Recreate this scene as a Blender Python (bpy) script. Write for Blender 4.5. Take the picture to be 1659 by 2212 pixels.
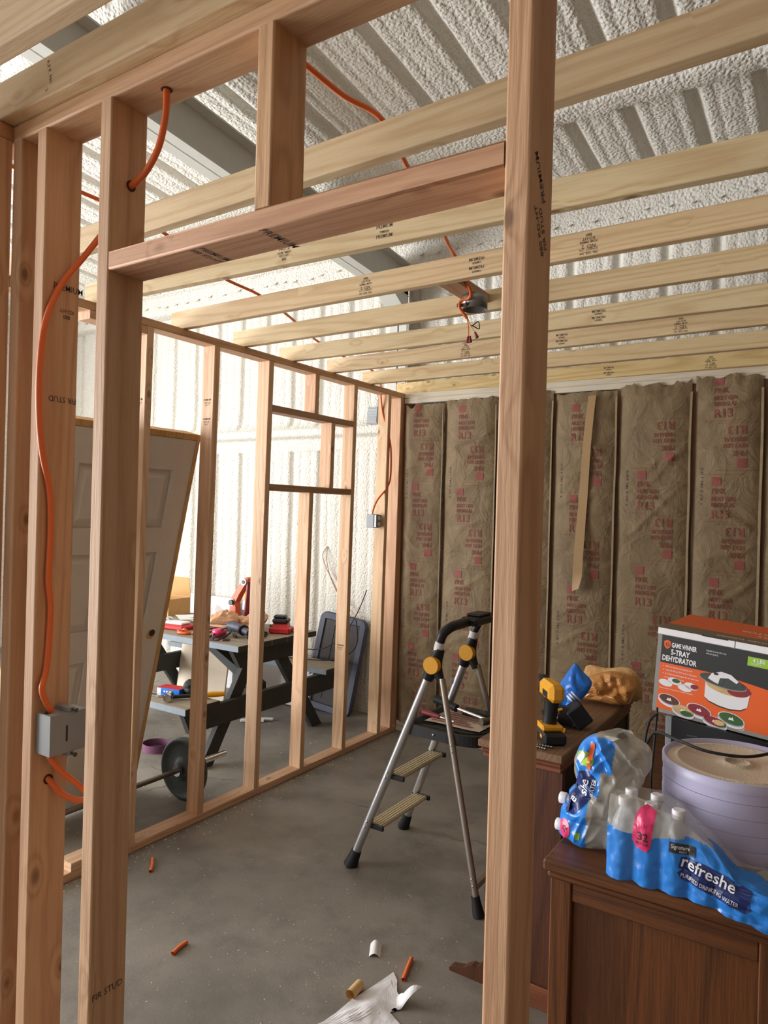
import bpy, bmesh, math, random
from mathutils import Vector, Matrix, noise
from mathutils.bvhtree import BVHTree

for o in list(bpy.data.objects):
    bpy.data.objects.remove(o, do_unlink=True)
SC = bpy.context.scene
COL = SC.collection

# ------------------------------------------------------------------ camera
CAM_H = 1.632
FPX = 1526.24
YAW, PITCH, ROLL = 0.575117, -0.002, 0.026907
def cam_axes():
    cy, sy = math.cos(YAW), math.sin(YAW)
    f = Vector((-sy*math.cos(PITCH), cy*math.cos(PITCH), math.sin(PITCH)))
    r = Vector((cy, sy, 0)); u = r.cross(f)
    r2 = r*math.cos(ROLL)+u*math.sin(ROLL); u2 = -r*math.sin(ROLL)+u*math.cos(ROLL)
    return r2, u2, f
r_, u_, f_ = cam_axes()
cd = bpy.data.cameras.new('camera'); cam = bpy.data.objects.new('camera', cd); COL.objects.link(cam)
cd.sensor_fit = 'VERTICAL'; cd.sensor_height = 24.0; cd.lens = FPX/2212*24.0
cd.clip_start = 0.02; cd.clip_end = 200
m = Matrix((r_, u_, -f_)).transposed().to_4x4(); m.translation = (0, 0, CAM_H)
cam.matrix_world = m
SC.camera = cam

# ------------------------------------------------------------------ world, daylight, exposure
W = bpy.data.worlds.new('sky'); SC.world = W; W.use_nodes = True
bgn = W.node_tree.nodes['Background']
bgn.inputs[0].default_value = (0.72, 0.83, 1.0, 1); bgn.inputs[1].default_value = 1.2
def area(name, loc, target, sx, sy, watts, col):
    l = bpy.data.lights.new(name, 'AREA'); l.shape = 'RECTANGLE'; l.size = sx; l.size_y = sy
    l.energy = watts; l.color = col
    o = bpy.data.objects.new(name, l); COL.objects.link(o); o.location = loc
    d = Vector(target)-Vector(loc); o.rotation_euler = d.to_track_quat('-Z', 'Y').to_euler()
    return o
# daylight entering by the roll-up door in the left gable wall; second lamp is added fill behind the camera
area('daylight_roll_up_door', (-7.55, -1.0, 1.70), (-2.0, -1.0, 1.70), 6.4, 3.3, 860, (0.985, 0.995, 1.0))
area('fill_behind_camera', (-2.2, -4.4, 1.35), (-1.2, 3.0, 1.35), 2.2, 2.4, 24, (1.0, 0.97, 0.93))
SC.view_settings.view_transform = 'Standard'; SC.view_settings.look = 'None'
SC.view_settings.gamma = 1.0; SC.view_settings.use_curve_mapping = False
SC.view_settings.exposure = 0.0

# ------------------------------------------------------------------ helpers
def lin(c):
    return tuple(((v/255)/12.92 if v/255 <= .04045 else ((v/255+.055)/1.055)**2.4) for v in c)
def rgba(c): return (*lin(c), 1)

WM = {}                                    # world matrices of the objects made here
class NT:
    """tiny node-graph helper"""
    def __init__(s, name):
        s.m = bpy.data.materials.new(name); s.m.use_nodes = True
        s.t = s.m.node_tree; s.b = s.t.nodes['Principled BSDF']; s.out = s.t.nodes['Material Output']
    def n(s, typ, **kw):
        nd = s.t.nodes.new(typ)
        for k, v in kw.items():
            if k[0] == '_': setattr(nd, k[1:], v)
        for k, v in kw.items():
            if k[0] != '_':
                key = int(k[1:]) if (k[0] == 'i' and k[1:].isdigit()) else k
                s.set(nd, key, v)
        return nd
    def set(s, nd, key, v):
        sock = nd.inputs[key]
        if hasattr(v, 'bl_rna') and 'NodeSocket' in v.bl_rna.identifier: s.t.links.new(v, sock)
        elif hasattr(v, 'outputs'): s.t.links.new(v.outputs[0], sock)
        else: sock.default_value = v
    def math(s, op, a, b=0.0, clamp=False):
        return s.n('ShaderNodeMath', _operation=op, _use_clamp=clamp, i0=a, i1=b).outputs[0]
    def mix(s, fac, a, b, mode='MIX'):
        nd = s.n('ShaderNodeMix', _data_type='RGBA', _blend_type=mode)
        s.set(nd, 0, fac); s.set(nd, 6, a); s.set(nd, 7, b); return nd.outputs[2]
    def ramp(s, fac, stops):
        nd = s.n('ShaderNodeValToRGB'); s.set(nd, 0, fac)
        e = nd.color_ramp.elements
        while len(e) < len(stops): e.new(0.5)
        for i, (p, c) in enumerate(stops):
            e[i].position = p; e[i].color = c if len(c) == 4 else (*c, 1)
        return nd.outputs[0]
    def coords(s, scale=(1, 1, 1), rnd=True):
        tc = s.n('ShaderNodeTexCoord'); v = tc.outputs['Object']
        if rnd:
            oi = s.n('ShaderNodeObjectInfo')
            off = s.math('MULTIPLY', oi.outputs['Random'], 37.0)
            v = s.n('ShaderNodeVectorMath', _operation='ADD', i0=v, i1=off).outputs[0]
        return s.n('ShaderNodeVectorMath', _operation='MULTIPLY', i0=v, i1=scale).outputs[0]
    def noise(s, vec, scale, detail=3, rough=.55, dist=0.0):
        nd = s.n('ShaderNodeTexNoise'); s.set(nd, 'Vector', vec); s.set(nd, 'Scale', scale)
        s.set(nd, 'Detail', detail); s.set(nd, 'Roughness', rough); s.set(nd, 'Distortion', dist); return nd.outputs[0]
    def bump(s, h, strength, dist, normal=None):
        nd = s.n('ShaderNodeBump'); s.set(nd, 'Height', h); s.set(nd, 'Strength', strength); s.set(nd, 'Distance', dist)
        if normal is not None: s.set(nd, 'Normal', normal)
        return nd.outputs[0]
    def fin(s, color=None, rough=None, normal=None, metal=None, **kw):
        if color is not None: s.set(s.b, 'Base Color', color)
        if rough is not None: s.set(s.b, 'Roughness', rough)
        if normal is not None: s.set(s.b, 'Normal', normal)
        if metal is not None: s.set(s.b, 'Metallic', metal)
        for k, v in kw.items(): s.set(s.b, k.replace('_', ' '), v)
        return s.m

def plain(name, c, rough=.5, metal=0.0, var=.06, bump=0.0, bscale=60, **kw):
    """one-colour surface with slight procedural mottling and optional fine relief"""
    g = NT(name); v = g.coords()
    n = g.noise(v, 14, 3)
    f = g.math('MULTIPLY_ADD', n, 2*var, ) if False else g.math('ADD', g.math('MULTIPLY', n, 2*var), 1-var)
    col = g.mix(1.0, rgba(c), g.n('ShaderNodeCombineColor', i0=f, i1=f, i2=f).outputs[0], 'MULTIPLY')
    nm = g.bump(g.noise(v, bscale, 2), bump, .004) if bump else None
    return g.fin(col, rough, nm, metal, **kw)

def wood(name, light, dark, axis=2, knots=True, rough=.62, ring=19.0, contrast=1.0, knotcol=(92, 54, 34), gscale=1.0):
    """sawn timber: growth rings stretched along the board, fibres, knots; object colour tints each board"""
    g = NT(name)
    st = [1.0, 1.0, 1.0]; st[axis] = .055
    v = g.coords(tuple(st))
    kn = [15.0, 15.0, 15.0]; kn[axis] = 8.0
    kv = g.coords(tuple(kn))
    vo = g.n('ShaderNodeTexVoronoi', _feature='F1'); g.set(vo, 'Vector', kv); g.set(vo, 'Scale', 1.0)
    kd = vo.outputs['Distance']
    gate = g.math('GREATER_THAN', g.n('ShaderNodeSeparateColor', i0=vo.outputs['Color']).outputs[0], .84)
    bend = 0.0 if not knots else g.math('MULTIPLY', gate, g.math('MULTIPLY', g.math('POWER', g.math('SUBTRACT', 1.0, kd, True), 4.0), .09))
    low = g.noise(v, 4.0*gscale, 2, .5)
    wsum = g.math('ADD', g.math('MULTIPLY', low, 1.0), g.math('MULTIPLY', bend, 1.6))
    w = g.math('SINE', g.math('MULTIPLY', wsum, 6.283*ring))
    w = g.math('POWER', g.math('ADD', g.math('MULTIPLY', w, .5), .5), 2.2)
    fine = g.ramp(g.noise(v, 150*gscale, 3, .6), [(.36, (0, 0, 0)), (.64, (1, 1, 1))])
    broad = g.noise(v, 1.6, 2)
    f = g.math('ADD', g.math('MULTIPLY', w, .46*contrast), g.math('ADD', g.math('MULTIPLY', fine, .26*contrast), g.math('MULTIPLY', broad, .40*contrast)))
    f = g.math('SUBTRACT', f, .25*contrast, True)
    col = g.mix(f, rgba(light), rgba(dark))
    if knots:
        k1 = g.ramp(kd, [(0.0, (1, 1, 1)), (.10, (.9, .9, .9)), (.16, (.3, .3, .3)), (.26, (0, 0, 0))])
        col = g.mix(g.math('MULTIPLY', g.math('MULTIPLY', k1, gate), .75), col, rgba(knotcol))
    oi = g.n('ShaderNodeObjectInfo')
    col = g.mix(1.0, col, oi.outputs['Color'], 'MULTIPLY')
    nm = g.bump(g.math('ADD', fine, g.math('MULTIPLY', w, .4)), .25, .0015)
    return g.fin(col, rough, nm)

M = {}
M['stud'] = wood('fir_stud', (216, 182, 150), (180, 138, 106), contrast=1.0)
M['joist'] = wood('pine_joist', (222, 200, 162), (192, 158, 114), knotcol=(116, 68, 38), contrast=1.1)
M['white_plate'] = wood('white_painted_plate', (228, 220, 206), (206, 196, 180), knots=False)
M['oak'] = wood('stained_oak', (108, 62, 28), (64, 36, 15), knots=False, rough=.42, ring=16, contrast=1.2)
M['oak_x'] = wood('stained_oak_cross', (108, 62, 28), (64, 36, 15), axis=0, knots=False, rough=.42, ring=16, contrast=1.2)
M['oak_y'] = wood('stained_oak_depth', (104, 62, 34), (66, 36, 19), axis=1, knots=False, rough=.40, ring=16, contrast=1.2)
M['organ'] = wood('red_brown_veneer', (86, 48, 29), (56, 30, 18), knots=False, rough=.42, ring=14)
M['organ_x'] = wood('red_brown_veneer_cross', (128, 74, 46), (90, 48, 30), axis=0, knots=False, rough=.45, ring=14)
M['organ_top'] = wood('worn_brown_board', (128, 96, 68), (104, 74, 50), axis=1, knots=False, rough=.6)
M['dark_back'] = wood('dark_cabinet_back', (44, 32, 26), (30, 22, 18), knots=False, rough=.6)
M['table_x'] = wood('weathered_grey_board', (150, 136, 116), (112, 104, 94), axis=0, knots=False, rough=.75)
M['table_paint'] = plain('faded_blue_grey_paint', (128, 138, 148), .7, var=.2, bump=.3)
M['table_dark'] = plain('dark_green_black_paint', (46, 47, 44), .7, var=.25, bump=.3)

def foam(name='sprayed_foam', k=1.0, sc=1.0):
    g = NT(name); v = g.coords(rnd=False)
    n1 = g.noise(v, 58*sc, 3, .6); n2 = g.noise(v, 9, 2, .5)
    vo = g.n('ShaderNodeTexVoronoi', _feature='SMOOTH_F1'); g.set(vo, 'Vector', v); g.set(vo, 'Scale', 62.0*sc)
    hgt = g.math('ADD', g.math('MULTIPLY', n1, .9), g.math('SUBTRACT', .8, vo.outputs['Distance']))
    nm = g.bump(hgt, .9*k, .011, g.bump(n2, .25, .015))
    col = g.mix(g.math('MULTIPLY', n2, .55), rgba((230, 227, 219)), rgba((212, 205, 190)))
    return g.fin(col, .85, nm)
M['foam'] = foam()
M['foam_wall'] = foam('sprayed_wall_foam', .75, 1.2)
M['low_bounce'] = plain('low_bounce_wall', (104, 84, 62), .8, var=.3, bump=.4)  # dark brown picked for unseen walls to reduce light bouncing off them

def concrete():
    g = NT('stained_concrete'); v = g.coords(rnd=False)
    a = g.noise(v, 1.1, 5, .6, .4); b = g.noise(v, 5.5, 4, .65); c = g.noise(v, 90, 3, .7)
    base = g.mix(g.ramp(a, [(.33, (0, 0, 0)), (.68, (1, 1, 1))]), rgba((112, 106, 98)), rgba((152, 144, 133)))
    base = g.mix(g.math('MULTIPLY', g.ramp(b, [(.46, (0, 0, 0)), (.72, (1, 1, 1))]), .5), base, rgba((88, 84, 79)))
    base = g.mix(g.math('MULTIPLY', g.ramp(c, [(.60, (0, 0, 0)), (.78, (1, 1, 1))]), .30), base, rgba((168, 160, 148)))
    wob = g.n('ShaderNodeTexNoise'); g.set(wob, 'Vector', v); g.set(wob, 'Scale', 3.0); g.set(wob, 'Detail', 6.0)
    vv = g.n('ShaderNodeVectorMath', _operation='ADD', i0=v, i1=g.n('ShaderNodeVectorMath', _operation='MULTIPLY', i0=wob.outputs[1], i1=(.35, .35, 0)).outputs[0])
    vo = g.n('ShaderNodeTexVoronoi', _feature='DISTANCE_TO_EDGE'); g.set(vo, 'Vector', vv.outputs[0]); g.set(vo, 'Scale', .55)
    crack = g.ramp(vo.outputs['Distance'], [(0.0, (1, 1, 1)), (.0016, (1, 1, 1)), (.0035, (0, 0, 0))])
    cm = g.math('MULTIPLY', crack, g.ramp(g.noise(v, 2.3, 2), [(.50, (0, 0, 0)), (.60, (1, 1, 1))]))
    base = g.mix(g.math('MULTIPLY', cm, .75), base, rgba((48, 45, 42)))
    nm = g.bump(g.math('ADD', c, g.math('MULTIPLY', b, .7)), .22, .004)
    rg = g.math('ADD', g.math('MULTIPLY', a, .25), .42)
    return g.fin(base, rg, nm)
M['concrete'] = concrete()

def kraft():
    g = NT('kraft_paper'); v = g.coords()
    n1 = g.noise(v, 7, 5, .62, .8)
    v2 = g.n('ShaderNodeVectorMath', _operation='MULTIPLY', i0=v, i1=(1.0, 1.0, .55)).outputs[0]
    wob = g.n('ShaderNodeTexNoise'); g.set(wob, 'Vector', v); g.set(wob, 'Scale', 5.0); g.set(wob, 'Detail', 3.0)
    vv = g.n('ShaderNodeVectorMath', _operation='ADD', i0=v2, i1=g.n('ShaderNodeVectorMath', _operation='MULTIPLY', i0=wob.outputs[1], i1=(.18, .18, .18)).outputs[0]).outputs[0]
    vo = g.n('ShaderNodeTexVoronoi', _feature='DISTANCE_TO_EDGE'); g.set(vo, 'Vector', vv); g.set(vo, 'Scale', 6.0)
    cre = g.ramp(vo.outputs['Distance'], [(0.0, (1, 1, 1)), (.08, (.3, .3, .3)), (.22, (0, 0, 0))])
    col = g.mix(g.ramp(n1, [(.3, (0, 0, 0)), (.7, (1, 1, 1))]), rgba((120, 98, 68)), rgba((150, 128, 93)))
    col = g.mix(g.math('MULTIPLY', g.noise(v, 2.2, 2), .5), col, rgba((128, 112, 90)))
    nm = g.bump(cre, .28, .006, g.bump(n1, .8, .022))
    return g.fin(col, .72, nm)
M['kraft'] = kraft()
M['kraft_pale'] = plain('kraft_tape', (176, 142, 98), .6, bump=.2)

M['print_red'] = plain('faded_red_print', (138, 74, 62), .7, var=.3)
M['print_pink'] = plain('faded_pink_print', (150, 80, 72), .7, var=.3)
M['ink'] = plain('black_ink', (52, 46, 42), .7, var=.1)
M['stamp'] = plain('grade_stamp_ink', (84, 72, 62), .8, var=.3)
M['steel_paint'] = plain('grey_primer_steel', (206, 206, 198), .5, var=.05)
M['orange_cable'] = plain('orange_cable_jacket', (234, 112, 50), .4)
M['grey_plastic'] = plain('grey_pvc_box', (142, 146, 148), .45)
M['galv'] = plain('galvanised_steel', (150, 152, 152), .38, .9, var=.15)
M['nail'] = plain('steel_fastener', (120, 118, 114), .35, .9)
M['black'] = plain('black_plastic', (24, 24, 25), .42)
M['black_rubber'] = plain('black_rubber', (20, 22, 24), .65)
M['alu'] = plain('aluminium_tube', (206, 208, 212), .34, .85, var=.05)
M['alu_dull'] = plain('dull_aluminium_tube', (170, 160, 148), .4, .8, var=.05)
M['yellow'] = plain('amber_plastic', (226, 160, 28), .4)
M['tread'] = plain('beige_step_tread', (214, 200, 166), .5)
M['white_paint'] = plain('white_primed_door', (214, 206, 194), .5)
M['raw_wood'] = wood('raw_jamb', (208, 164, 104), (176, 128, 74), knots=False)
M['white_plastic'] = plain('white_plastic', (226, 224, 226), .4)
M['lavender'] = plain('translucent_white_tray', (190, 186, 216), .38, var=.03)
M['cream'] = plain('cream_tray', (222, 204, 180), .45, bump=.6, bscale=220)
M['cardboard'] = plain('cardboard', (206, 162, 104), .75, var=.08)
M['paper'] = plain('white_paper', (232, 230, 232), .6)
M['red'] = plain('red_plastic', (196, 34, 36), .4)
M['orange'] = plain('orange_plastic', (206, 88, 34), .4)
M['blue'] = plain('blue_plastic_film', (36, 116, 214), .25)
M['navy'] = plain('navy_print', (26, 44, 104), .35)
M['chrome'] = plain('chromed_steel', (210, 212, 216), .18, 1.0)
M['iron'] = plain('painted_iron', (70, 76, 74), .6, .3, var=.3, bump=.4)
M['dark_steel'] = plain('worn_steel', (120, 110, 100), .45, .8, var=.2)
M['grey_blue'] = plain('dark_blue_grey_plastic', (62, 64, 82), .55)
M['box_orange'] = plain('printed_orange', (226, 96, 36), .45, var=.02)
M['box_black'] = plain('printed_charcoal', (44, 46, 44), .45, var=.02)
M['box_grey'] = plain('printed_grey', (140, 136, 132), .5, var=.02)
M['box_taupe'] = plain('printed_taupe', (116, 98, 78), .5, var=.02)
M['lime'] = plain('printed_lime', (150, 196, 60), .45)
M['pink'] = plain('printed_magenta', (222, 58, 110), .3)
M['brown_food'] = plain('printed_brown', (92, 52, 40), .5, var=.5)
M['green_food'] = plain('printed_green', (52, 92, 44), .5, var=.5)
M['red_food'] = plain('printed_dark_red', (134, 40, 48), .5, var=.3)
M['tan_food'] = plain('printed_tan', (206, 170, 116), .5, var=.3)
M['hole'] = plain('brown_bore', (66, 38, 22), .8)
M['teal'] = plain('teal_plastic', (40, 140, 156), .4)
M['tan_leather'] = plain('tan_leather', (206, 160, 122), .7, bump=.5)

def film(name, c, alpha, rough=.18):
    g = NT(name); v = g.coords()
    n = g.noise(v, 26, 4, .6, .6)
    nm = g.bump(n, .22, .004)
    g.fin(rgba(c), rough, nm)
    tr = g.n('ShaderNodeBsdfTransparent')
    mx = g.n('ShaderNodeMixShader'); g.set(mx, 0, alpha)
    g.t.links.new(tr.outputs[0], mx.inputs[1]); g.t.links.new(g.b.outputs[0], mx.inputs[2])
    g.t.links.new(mx.outputs[0], g.out.inputs[0])
    return g.m
M['clear_film'] = film('clear_shrink_film', (222, 220, 210), .34)
M['milky_film'] = film('milky_shrink_film', (190, 184, 170), .50, .12)
M['blue_film'] = film('blue_printed_film', (44, 134, 226), .93, .22)
M['bottle'] = film('clear_bottle_plastic', (210, 214, 218), .42, .12)
M['amber_film'] = film('amber_plastic_bag', (214, 150, 84), .82, .3)

class MB:
    """collects shapes given in world space and links them as ONE mesh object"""
    def __init__(s, xf=None): s.v = []; s.f = []; s.xf = xf; s.smooth = []
    def add(s, vs, fs, smooth=False):
        b = len(s.v); s.v += [Vector(p) for p in vs]
        for f in fs: s.f.append([b+i for i in f]); s.smooth.append(smooth)
        return s
    def box(s, a, b, xf=None, c=0.0):
        x0, x1 = sorted((a[0], b[0])); y0, y1 = sorted((a[1], b[1])); z0, z1 = sorted((a[2], b[2]))
        if c <= 0:
            vs = [(x, y, z) for z in (z0, z1) for y in (y0, y1) for x in (x0, x1)]
            fs = [(0, 2, 3, 1), (4, 5, 7, 6), (0, 1, 5, 4), (2, 6, 7, 3), (0, 4, 6, 2), (1, 3, 7, 5)]
        else:
            c = min(c, (x1-x0)*.45, (y1-y0)*.45, (z1-z0)*.45)
            vs = []; fs = []
            for k, (z, i) in enumerate(((z0, c), (z0+c, 0), (z1-c, 0), (z1, c))):
                e = c
                vs += [(x0+i+e*(i == 0), y0+i, z), (x1-i-e*(i == 0), y0+i, z), (x1-i, y0+i+e*(i == 0), z), (x1-i, y1-i-e*(i == 0), z),
                       (x1-i-e*(i == 0), y1-i, z), (x0+i+e*(i == 0), y1-i, z), (x0+i, y1-i-e*(i == 0), z), (x0+i, y0+i+e*(i == 0), z)]
            fs.append(list(range(7, -1, -1))); fs.append(list(range(24, 32)))
            for k in range(3):
                for j in range(8):
                    fs.append((k*8+j, k*8+(j+1) % 8, k*8+8+(j+1) % 8, k*8+8+j))
        if xf: vs = [xf @ Vector(p) for p in vs]
        return s.add(vs, fs)
    def tube(s, pts, r, n=10, caps=True, flat=None):
        pts = [Vector(p) for p in pts]; rs = r if isinstance(r, (list, tuple)) else [r]*len(pts)
        vs = []; prev = None
        for i, p in enumerate(pts):
            t = (pts[min(i+1, len(pts)-1)]-pts[max(i-1, 0)]).normalized()
            if prev is None: a = t.orthogonal().normalized()
            else: a = (prev-t*prev.dot(t)).normalized()
            prev = a; b = t.cross(a)
            for k in range(n):
                an = 2*math.pi*k/n
                vs.append(p+(a*math.cos(an)+b*math.sin(an)*(flat or 1))*rs[i])
        fs = [(i*n+k, i*n+(k+1) % n, (i+1)*n+(k+1) % n, (i+1)*n+k) for i in range(len(pts)-1) for k in range(n)]
        s.add(vs, fs, True)
        if caps:
            s.add(vs[:n], [tuple(range(n-1, -1, -1))]); s.add(vs[-n:], [tuple(range(n))])
        return s
    def lathe(s, prof, center=(0, 0, 0), axis=(0, 0, 1), n=32, cap=True):
        ax = Vector(axis).normalized(); a = ax.orthogonal().normalized(); b = ax.cross(a); c = Vector(center)
        vs = [c+ax*h+(a*math.cos(2*math.pi*k/n)+b*math.sin(2*math.pi*k/n))*r for r, h in prof for k in range(n)]
        fs = [(i*n+k, i*n+(k+1) % n, (i+1)*n+(k+1) % n, (i+1)*n+k) for i in range(len(prof)-1) for k in range(n)]
        s.add(vs, fs, True)
        if cap:
            s.add(vs[:n], [tuple(range(n-1, -1, -1))]); s.add(vs[-n:], [tuple(range(n))])
        return s
    def prism(s, poly, vec, xf=None):
        vec = Vector(vec); n = len(poly)
        vs = [Vector(p) for p in poly]; vs += [p+vec for p in vs]
        if xf: vs = [xf @ p for p in vs]
        return s.add(vs, [tuple(range(n-1, -1, -1)), tuple(range(n, 2*n))]+[(i, (i+1) % n, n+(i+1) % n, n+i) for i in range(n)])
    def grid(s, fn, nu, nv, smooth=True, closeu=False):
        vs = [fn(i/(nu if closeu else nu-1), j/(nv-1)) for j in range(nv) for i in range(nu)]
        fs = []
        for j in range(nv-1):
            for i in range(nu if closeu else nu-1):
                i2 = (i+1) % nu
                fs.append((j*nu+i, j*nu+i2, (j+1)*nu+i2, (j+1)*nu+i))
        return s.add(vs, fs, smooth)
    def ball(s, c, r, n=12, m=8):
        c = Vector(c); r = Vector(r) if not isinstance(r, (int, float)) else Vector((r, r, r))
        return s.grid(lambda u, v: c+Vector((r.x*math.cos(2*math.pi*u)*math.sin(math.pi*(.001+.998*v)), r.y*math.sin(2*math.pi*u)*math.sin(math.pi*(.001+.998*v)), -r.z*math.cos(math.pi*v))), n, m, True, True)
    def build(s, name, mat, parent=None, origin=None, color=None, smooth_all=False):
        vs = s.v
        if s.xf is not None: vs = [s.xf @ p for p in vs]
        me = bpy.data.meshes.new(name)
        if parent is not None:
            inv = WM[parent].inverted(); loc = [inv @ p for p in vs]
        else:
            if origin is None:
                lo = [min(p[i] for p in vs) for i in range(3)]; hi = [max(p[i] for p in vs) for i in range(3)]
                origin = Vector(((lo[0]+hi[0])/2, (lo[1]+hi[1])/2, lo[2]))
            origin = Vector(origin); loc = [p-origin for p in vs]
        me.from_pydata([tuple(p) for p in loc], [], s.f)
        if any(s.smooth):
            me.polygons.foreach_set('use_smooth', s.smooth)
        me.update()
        bm = bmesh.new(); bm.from_mesh(me); bmesh.ops.recalc_face_normals(bm, faces=bm.faces); bm.to_mesh(me); bm.free()
        o = bpy.data.objects.new(name, me); COL.objects.link(o)
        me.materials.append(M[mat] if isinstance(mat, str) else mat)
        if parent is not None:
            o.parent = parent; WM[o] = WM[parent].copy()
        else:
            o.location = origin; WM[o] = Matrix.Translation(origin)
        if color: o.color = (*color, 1)
        return o

def tag(o, label=None, cat=None, group=None, kind=None):
    if label: o['label'] = label
    if cat: o['category'] = cat
    if group: o['group'] = group
    if kind: o['kind'] = kind
    return o
def thing(name, label, cat, loc=(0, 0, 0), group=None, kind=None):
    o = bpy.data.objects.new(name, None); COL.objects.link(o); o.location = loc; o.empty_display_size = .1
    WM[o] = Matrix.Translation(loc)
    return tag(o, label, cat, group, kind)
def struct(name, label=None, loc=(0, 0, 0)):
    return thing(name, label, None, loc, kind='structure')

def catmull(pts, k=8):
    P = [Vector(p) for p in pts]; out = []
    for i in range(len(P)-1):
        a = P[max(i-1, 0)]; b = P[i]; c = P[i+1]; d = P[min(i+2, len(P)-1)]
        for j in range(k):
            t = j/k
            out.append(.5*((2*b)+(c-a)*t+(2*a-5*b+4*c-d)*t*t+(3*b-a-3*c+d)*t**3))
    out.append(P[-1]); return out

LUM = {}
def lumber_mesh(w, d, L):
    key = (round(w, 3), round(d, 3), round(L, 3))
    if key in LUM: return LUM[key]
    r = .004; sec = []
    for cx, cy, a0 in ((w/2-r, d/2-r, 0), (-w/2+r, d/2-r, 90), (-w/2+r, -d/2+r, 180), (w/2-r, -d/2+r, 270)):
        for k in range(3):
            a = math.radians(a0+45*k); sec.append((cx+r*math.cos(a), cy+r*math.sin(a)))
    n = 12
    nz = max(2, int(L/.3)+1)
    vs = [(x, y, L*k/(nz-1)) for k in range(nz) for x, y in sec]
    fs = [tuple(range(n-1, -1, -1)), tuple(range((nz-1)*n, nz*n))]+[(k*n+i, k*n+(i+1) % n, k*n+n+(i+1) % n, k*n+n+i) for k in range(nz-1) for i in range(n)]
    me = bpy.data.meshes.new('lumber'); me.from_pydata(vs, [], fs)
    sm = [False, False]+[(i % 3 != 2) for k in range(nz-1) for i in range(n)]
    me.polygons.foreach_set('use_smooth', sm)
    me.update(); LUM[key] = me; return me
RC = random.Random(5)
def lumber(name, p0, p1, w, d, xdir, mat, parent, color=None):
    """a sawn board from p0 to p1 (centre line); w is measured along xdir"""
    p0 = Vector(p0); p1 = Vector(p1); z = (p1-p0); L = z.length; z.normalize()
    x = Vector(xdir); x = (x-z*x.dot(z)).normalized(); y = z.cross(x)
    me = lumber_mesh(w, d, L).copy() if False else lumber_mesh(w, d, L)
    if not me.materials: me.materials.append(None)
    o = bpy.data.objects.new(name, me); COL.objects.link(o)
    o.material_slots[0].link = 'OBJECT'; o.material_slots[0].material = M[mat]
    mw = Matrix((x, y, z)).transposed().to_4x4(); mw.translation = p0
    if parent is not None:
        o.parent = parent; o.matrix_basis = WM[parent].inverted() @ mw
    else: o.matrix_basis = mw
    WM[o] = mw
    if color is None:
        k = RC.uniform(.90, 1.06); color = (k, k*RC.uniform(.95, 1.0), k*RC.uniform(.90, 1.0))
    o.color = (*color, 1)
    return o

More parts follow.
